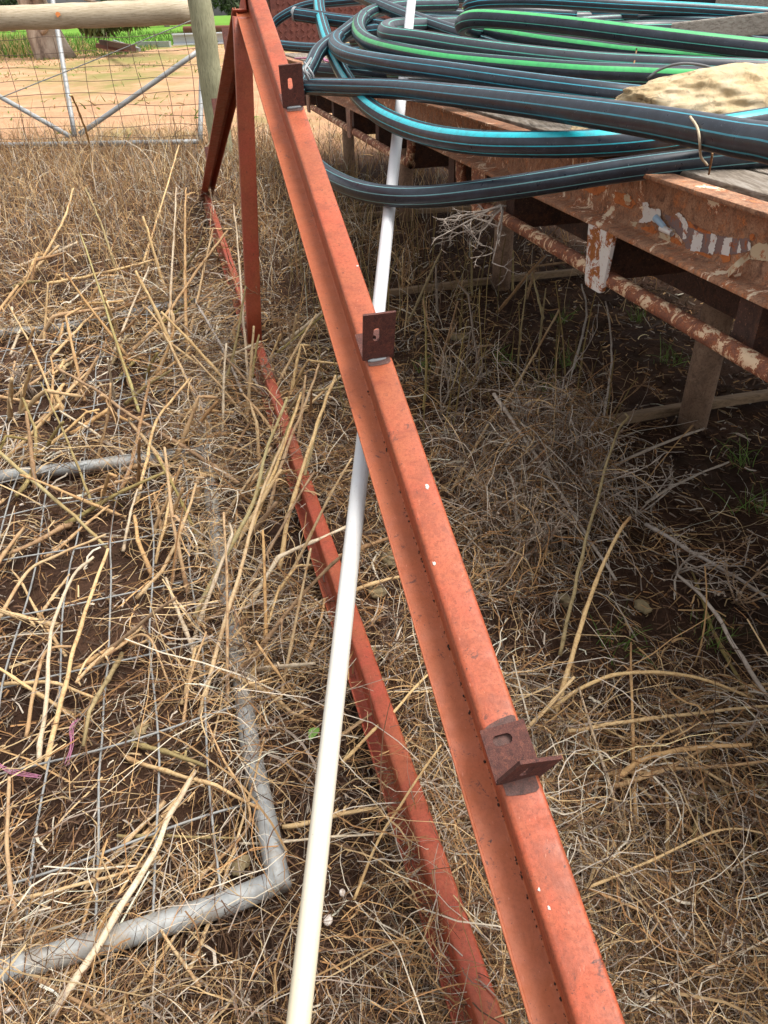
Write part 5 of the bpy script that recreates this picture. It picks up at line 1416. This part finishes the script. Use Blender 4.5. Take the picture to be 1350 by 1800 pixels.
WD = [((905, 850), 0.40, 0.75, 1, (0.1, 0, 0), 's_grey', 'dead grey weed standing right of the middle of the rafter'),
      ((985, 880), 0.44, 0.8, 2, (0.3, -0.1, 0), 's_grey', 'twiggy dead weed with seed heads in front of the tray shadow'),
      ((1080, 800), 0.42, 0.6, 3, (-0.1, 0, 0), 's_brown', 'tall brown dead weed under the white-painted bracket'),
      ((1120, 905), 0.28, 0.8, 4, (0.5, 0.1, 0), 's_grey', 'low dead weed sprawling right under the nearest tray leg'),
      ((1190, 1010), 0.24, 0.9, 5, (0.1, -0.3, 0), 's_grey', 'small dead weed with round seed heads at the right'),
      ((1290, 1060), 0.25, 0.8, 6, (-0.3, 0, 0), 's_brown', 'brown dead weed at the right frame edge in the shade'),
      ((775, 730), 0.30, 0.8, 7, (0.5, -0.1, 0), 's_grey', 'bleached dead weed beside the middle cleat'),
      ((860, 930), 0.28, 0.8, 8, (-0.1, 0, 0), 's_brown', 'brown tangled weed close to the rafter'),
      ((930, 990), 0.24, 0.9, 9, (0.2, 0, 0), 's_weed', 'tangled dead weed halfway between rafter and hooked stalk'),
      ((500, 620), 0.3, 0.7, 10, (0, 0, 0), 's_brown', 'dry brown weed behind the king post foot'),
      ((480, 690), 0.22, 0.9, 12, (0, -0.2, 0), 's_weed', 'grey dead weed piled on the chord by the king post'),
      ((400, 640), 0.24, 0.9, 13, (-0.2, -0.2, 0), 's_weed', 'grey dead weed left of the king post foot'),
      ((700, 520), 0.34, 0.6, 14, (0.1, 0, 0), 's_brown', 'brown weed standing right of the white pipe under the lowest loop'),
      ((60, 700), 0.2, 0.9, 15, (-0.2, -0.2, 0), 's_weed', 'grey dead weed at the left edge between the gate pipes')]
for (px, py), h_, sp_, sd, ln, mt, lb in WD:
    weed(lb, G(px, py, 0.0), h_, sp_, sd, mt, lean=ln)
# bleached root-like weed caught on the rope rail
hb_ = P(882, 362, proj(TP(s_at(878, 360), 0.9, 0.0))[2] - 0.06)
weed('bleached twiggy weed caught on the tray edge below the lowest loop', hb_, 0.25, 0.95, 43, 's_grey', lean=(-0.8, -0.5, -1.5), n_main=8, r0=0.0042, nod=False, dense=True)

# ------------------------------------------------------------------ small things on the soil
def shell(label, x, y, r_, z=0.012):
    c_ = G(x, y, z)
    rt_ = random.uniform(0, 6.28); tl = random.uniform(0.3, 1.2)
    parts, n = [], 34
    pts, rad = [], []
    for k in range(n):
        q = k / (n - 1); a = q * 2 * math.pi * 2.6
        s_ = 0.12 + 0.88 * q ** 1.3
        p = np.array([math.cos(a) * 0.5 * s_, math.sin(a) * 0.5 * s_, 0.55 * (1 - s_)])
        p = np.array([p[0], p[1] * math.cos(tl) - p[2] * math.sin(tl), p[1] * math.sin(tl) + p[2] * math.cos(tl)])
        pts.append(c_ + r_ * np.array([p[0] * math.cos(rt_) - p[1] * math.sin(rt_), p[0] * math.sin(rt_) + p[1] * math.cos(rt_), p[2] + 0.3]))
        rad.append(r_ * 0.46 * s_)
    V, F, _ = tube_data(np.array(pts), np.array(rad), 10)
    return tag(mk('snail_shell', V, F, MAT['shell']), label, 'snail shell', 'empty snail shells')
SH = [(623, 953, 0.010, 'white snail shell just right of the white pipe, upper of two'), (679, 951, 0.011, 'white snail shell tucked against the rafter edge'), (630, 984, 0.010, 'brownish snail shell right of the white pipe, lower of two'),
      (554, 1058, 0.009, 'white snail shell between chord and flange left of the white pipe'), (705, 1158, 0.010, 'grey snail shell between white pipe and rafter'), (702, 1179, 0.006, 'tiny snail shell below the grey one between pipe and rafter'),
      (577, 1621, 0.012, 'large banded snail shell right of the white pipe near the bottom'), (602, 1570, 0.008, 'small snail shell above the banded one'), (16, 1778, 0.011, 'white snail shell in the lower left corner'),
      (38, 889, 0.009, 'white snail shell below the left end of the middle gate pipe'), (668, 948, 0.006, 'small snail shell left of the one by the rafter')]
for x_, y_, r_, lb in SH: shell(lb, x_, y_, r_ * 1.15, 0.02)
STN = [(665, 1040, 0.035, 'flat tan stone between the white pipe and rafter'), (652, 1145, 0.022, 'small tan stone touching the chord'), (995, 1055, 0.03, 'tan stone in the straw right of the rafter'), (808, 592, 0.05, 'pale stone in the shade right of the middle cleat'),
       (245, 1285, 0.03, 'clod-like stone under the gate mesh'), (1130, 1065, 0.03, 'dull stone by the stalk feet at right'), (690, 985, 0.045, 'dark stone in the gap beside the rafter'), (420, 1520, 0.025, 'yellowish stone inside the gate corner')]
for k, (x_, y_, r_, lb) in enumerate(STN):
    o = blob('stone', G(x_, y_, 0.008), r_, r_ * 0.75, r_ * 0.45, MAT['stone'], 3, 0.35, 3, k * 1.7, k); tag(o, lb, 'stone', 'field stones')
# pink twine on the ground
for (pts, lb) in (([(118, 1345, 0.03), (124, 1310, 0.05), (126, 1280, 0.06), (138, 1265, 0.05)], 'strand of pink twine standing in the gate mesh at left'), ([(-10, 1340, 0.04), (20, 1356, 0.05), (70, 1366, 0.04)], 'strand of pink twine at the left edge')):
    tw = thing('pink_twine', G(*pts[0]), lb, 'twine')
    for k in range(6):
        q = [G(a + random.uniform(-5, 5), b + random.uniform(-4, 4), max(0.01, c_ + random.uniform(-0.01, 0.012))) for a, b, c_ in pts]
        tube('twine', q, 0.0008, MAT['pink'], tw, seg=5, res=14)
# a green leaf by the pipe
lp = G(545, 1302, 0.03)
v, f = [], []
for k in range(7):
    q = k / 6; w_ = 0.012 * math.sin(math.pi * min(1, q * 0.95 + 0.05))
    c_ = lp + np.array([0.02 * q, 0.035 * q, 0.012 * math.sin(q * 3)])
    v += [c_ + np.array([-w_, w_ * 0.4, 0.003]), c_, c_ + np.array([w_, -w_ * 0.4, 0.004])]
for k in range(6): f += [(3 * k, 3 * k + 1, 3 * k + 4, 3 * k + 3), (3 * k + 1, 3 * k + 2, 3 * k + 5, 3 * k + 4)]
tag(mk('green_leaf', v, f, MAT['leafgreen']), 'single small green leaf left of the white pipe', 'leaf')

# ------------------------------------------------------------------ trees
t = NT('gum_bark')
n = t.noise(1.3, 6, 0.7, stretch=(1, 1, 0.35))
t.color(t.ramp(n, [(0.36, lin(96, 80, 70)), (0.48, lin(164, 146, 130)), (0.64, lin(196, 182, 166))])); t.rough(0.9); t.bump(n, 0.6, 0.1); MAT['bark'] = t.m
MAT['leaf'] = m_attr('gum_leaf', 0.6, 0.25, 0.0)
def tree(label, base, trunk_pts, trunk_r, clumps, nleaf, lsize, leafcol, limbs=()):
    root = thing('gum_tree', base, label, 'tree', 'trees beyond the yard')
    base = np.array(base)
    parts = [tree_tube(catmull([base + np.array(q) for q in trunk_pts], 14), np.interp(np.linspace(0, 1, 14), np.linspace(0, 1, len(trunk_r)), trunk_r), 12, 0.12)]
    for lm, r0 in limbs:
        parts.append(tree_tube(catmull([base + np.array(q) for q in lm], 10), np.linspace(r0, r0 * 0.35, 10), 8, 0.05))
    V, F = join_data(parts); mk('trunk', V, F, MAT['bark'], root)
    per = nleaf // len(clumps)
    Vs, cols_ = [], []
    for c_, s_ in clumps:
        p = rng.normal(0, 1, (per, 3)); p /= np.linalg.norm(p, axis=1)[:, None]
        p = p * rng.random((per, 1)) ** 0.45 * np.array(s_) + np.array(c_)
        a = rng.normal(0, 1, (per, 3)); a /= np.linalg.norm(a, axis=1)[:, None]
        b = np.cross(a, rng.normal(0, 1, (per, 3))); b /= np.linalg.norm(b, axis=1)[:, None]
        a[:, 2] -= 0.6
        s2 = lsize * rng.uniform(0.6, 1.4, (per, 1))
        Vs.append(np.stack([p - a * s2, p - b * s2 * 0.35, p + a * s2, p + b * s2 * 0.35], 1))
        cols_.append(np.clip(np.array(leafcol) * (1 + rng.normal(0, 0.22, (per, 1))), 0, 1))
    Vs = np.concatenate(Vs); cl = np.concatenate(cols_); N = len(Vs)
    me = bpy.data.meshes.new('crown'); me.vertices.add(N * 4); me.vertices.foreach_set('co', Vs.astype('f').ravel())
    me.loops.add(N * 4); me.loops.foreach_set('vertex_index', np.arange(N * 4, dtype='i')); me.polygons.add(N); me.polygons.foreach_set('loop_start', np.arange(0, N * 4, 4, dtype='i'))
    at = me.color_attributes.new('Col', 'FLOAT_COLOR', 'POINT'); q = np.ones((N, 4, 4), 'f'); q[..., :3] = cl[:, None, :]; at.data.foreach_set('color', q.ravel())
    me.update(); me.materials.append(MAT['leaf'])
    o = bpy.data.objects.new('crown', me); col.objects.link(o); o.parent = root
    return root
tb = G(97, 102, 0)
tree('huge pale-barked gum tree behind the fence rail', tb, [(0, 0, -0.2), (-0.3, 0, 1.2), (-0.5, 0, 2.6), (-1.0, 0.3, 4.5), (-1.6, 0.5, 7)], [0.98, 0.66, 0.6, 0.5, 0.36],
     [((-1.5, 0, 8), (4.5, 4, 2.6)), ((3, 0, 6), (3, 3, 2)), ((-5, 1, 6), (3, 3, 2.2)), ((2.8, -1.5, 1.35), (1.0, 0.8, 0.55)), ((4.2, -1.5, 1.6), (1.1, 0.8, 0.6)), ((5, 0, 4.2), (2.6, 2, 1.0)), ((-6, 0, 4.0), (2.2, 2, 0.9)), ((1.6, -1, 2.9), (1.5, 1.0, 0.5))],
     9000, 0.16, lin(96, 106, 66)[:3], [([(-0.5, 0, 2.4), (1.2, -0.5, 4.4), (3, 0, 6)], 0.4), ([(-0.6, 0, 2.5), (-2.6, 0.3, 4.2), (-5, 1, 6)], 0.45), ([(-0.2, -0.6, 1.0), (1.2, -1.2, 1.6), (2.8, -1.5, 1.4)], 0.14), ([(-0.3, -0.6, 2.4), (1.6, -1.2, 2.4), (4.2, -1.5, 1.7)], 0.12)])
FT = [(-60, 150, 'far grey-green tree at the left behind the gum'), (-44, 170, 'far grey-green tree right of the gum trunk'), (-34, 150, 'far grey-green tree above the middle of the rail'), (-24, 165, 'far grey-green tree left of the strainer post'),
      (-80, 190, 'farthest grey-green tree at the left'), (-12, 180, 'far grey-green tree behind the strainer post')]
for k, (x_, y_, lb) in enumerate(FT):
    tree(lb, (x_, y_, 0), [(0, 0, -0.2), (0.3, 0, 2), (0.6, 0, 5)], [0.45, 0.35, 0.2], [((0, 0, 6), (5, 4, 3)), ((3.5, 0, 4.5), (3.5, 3, 2.4)), ((-3.5, 0, 5), (3.4, 3, 2.6)), ((0.5, 0, 2.6), (4, 3, 1.4))], 2400, 0.5, lin(92, 100, 78)[:3])
print('OBJECTS', len(bpy.data.objects), 'POLYS', sum(len(o.data.polygons) for o in bpy.data.objects if o.type == 'MESH'))
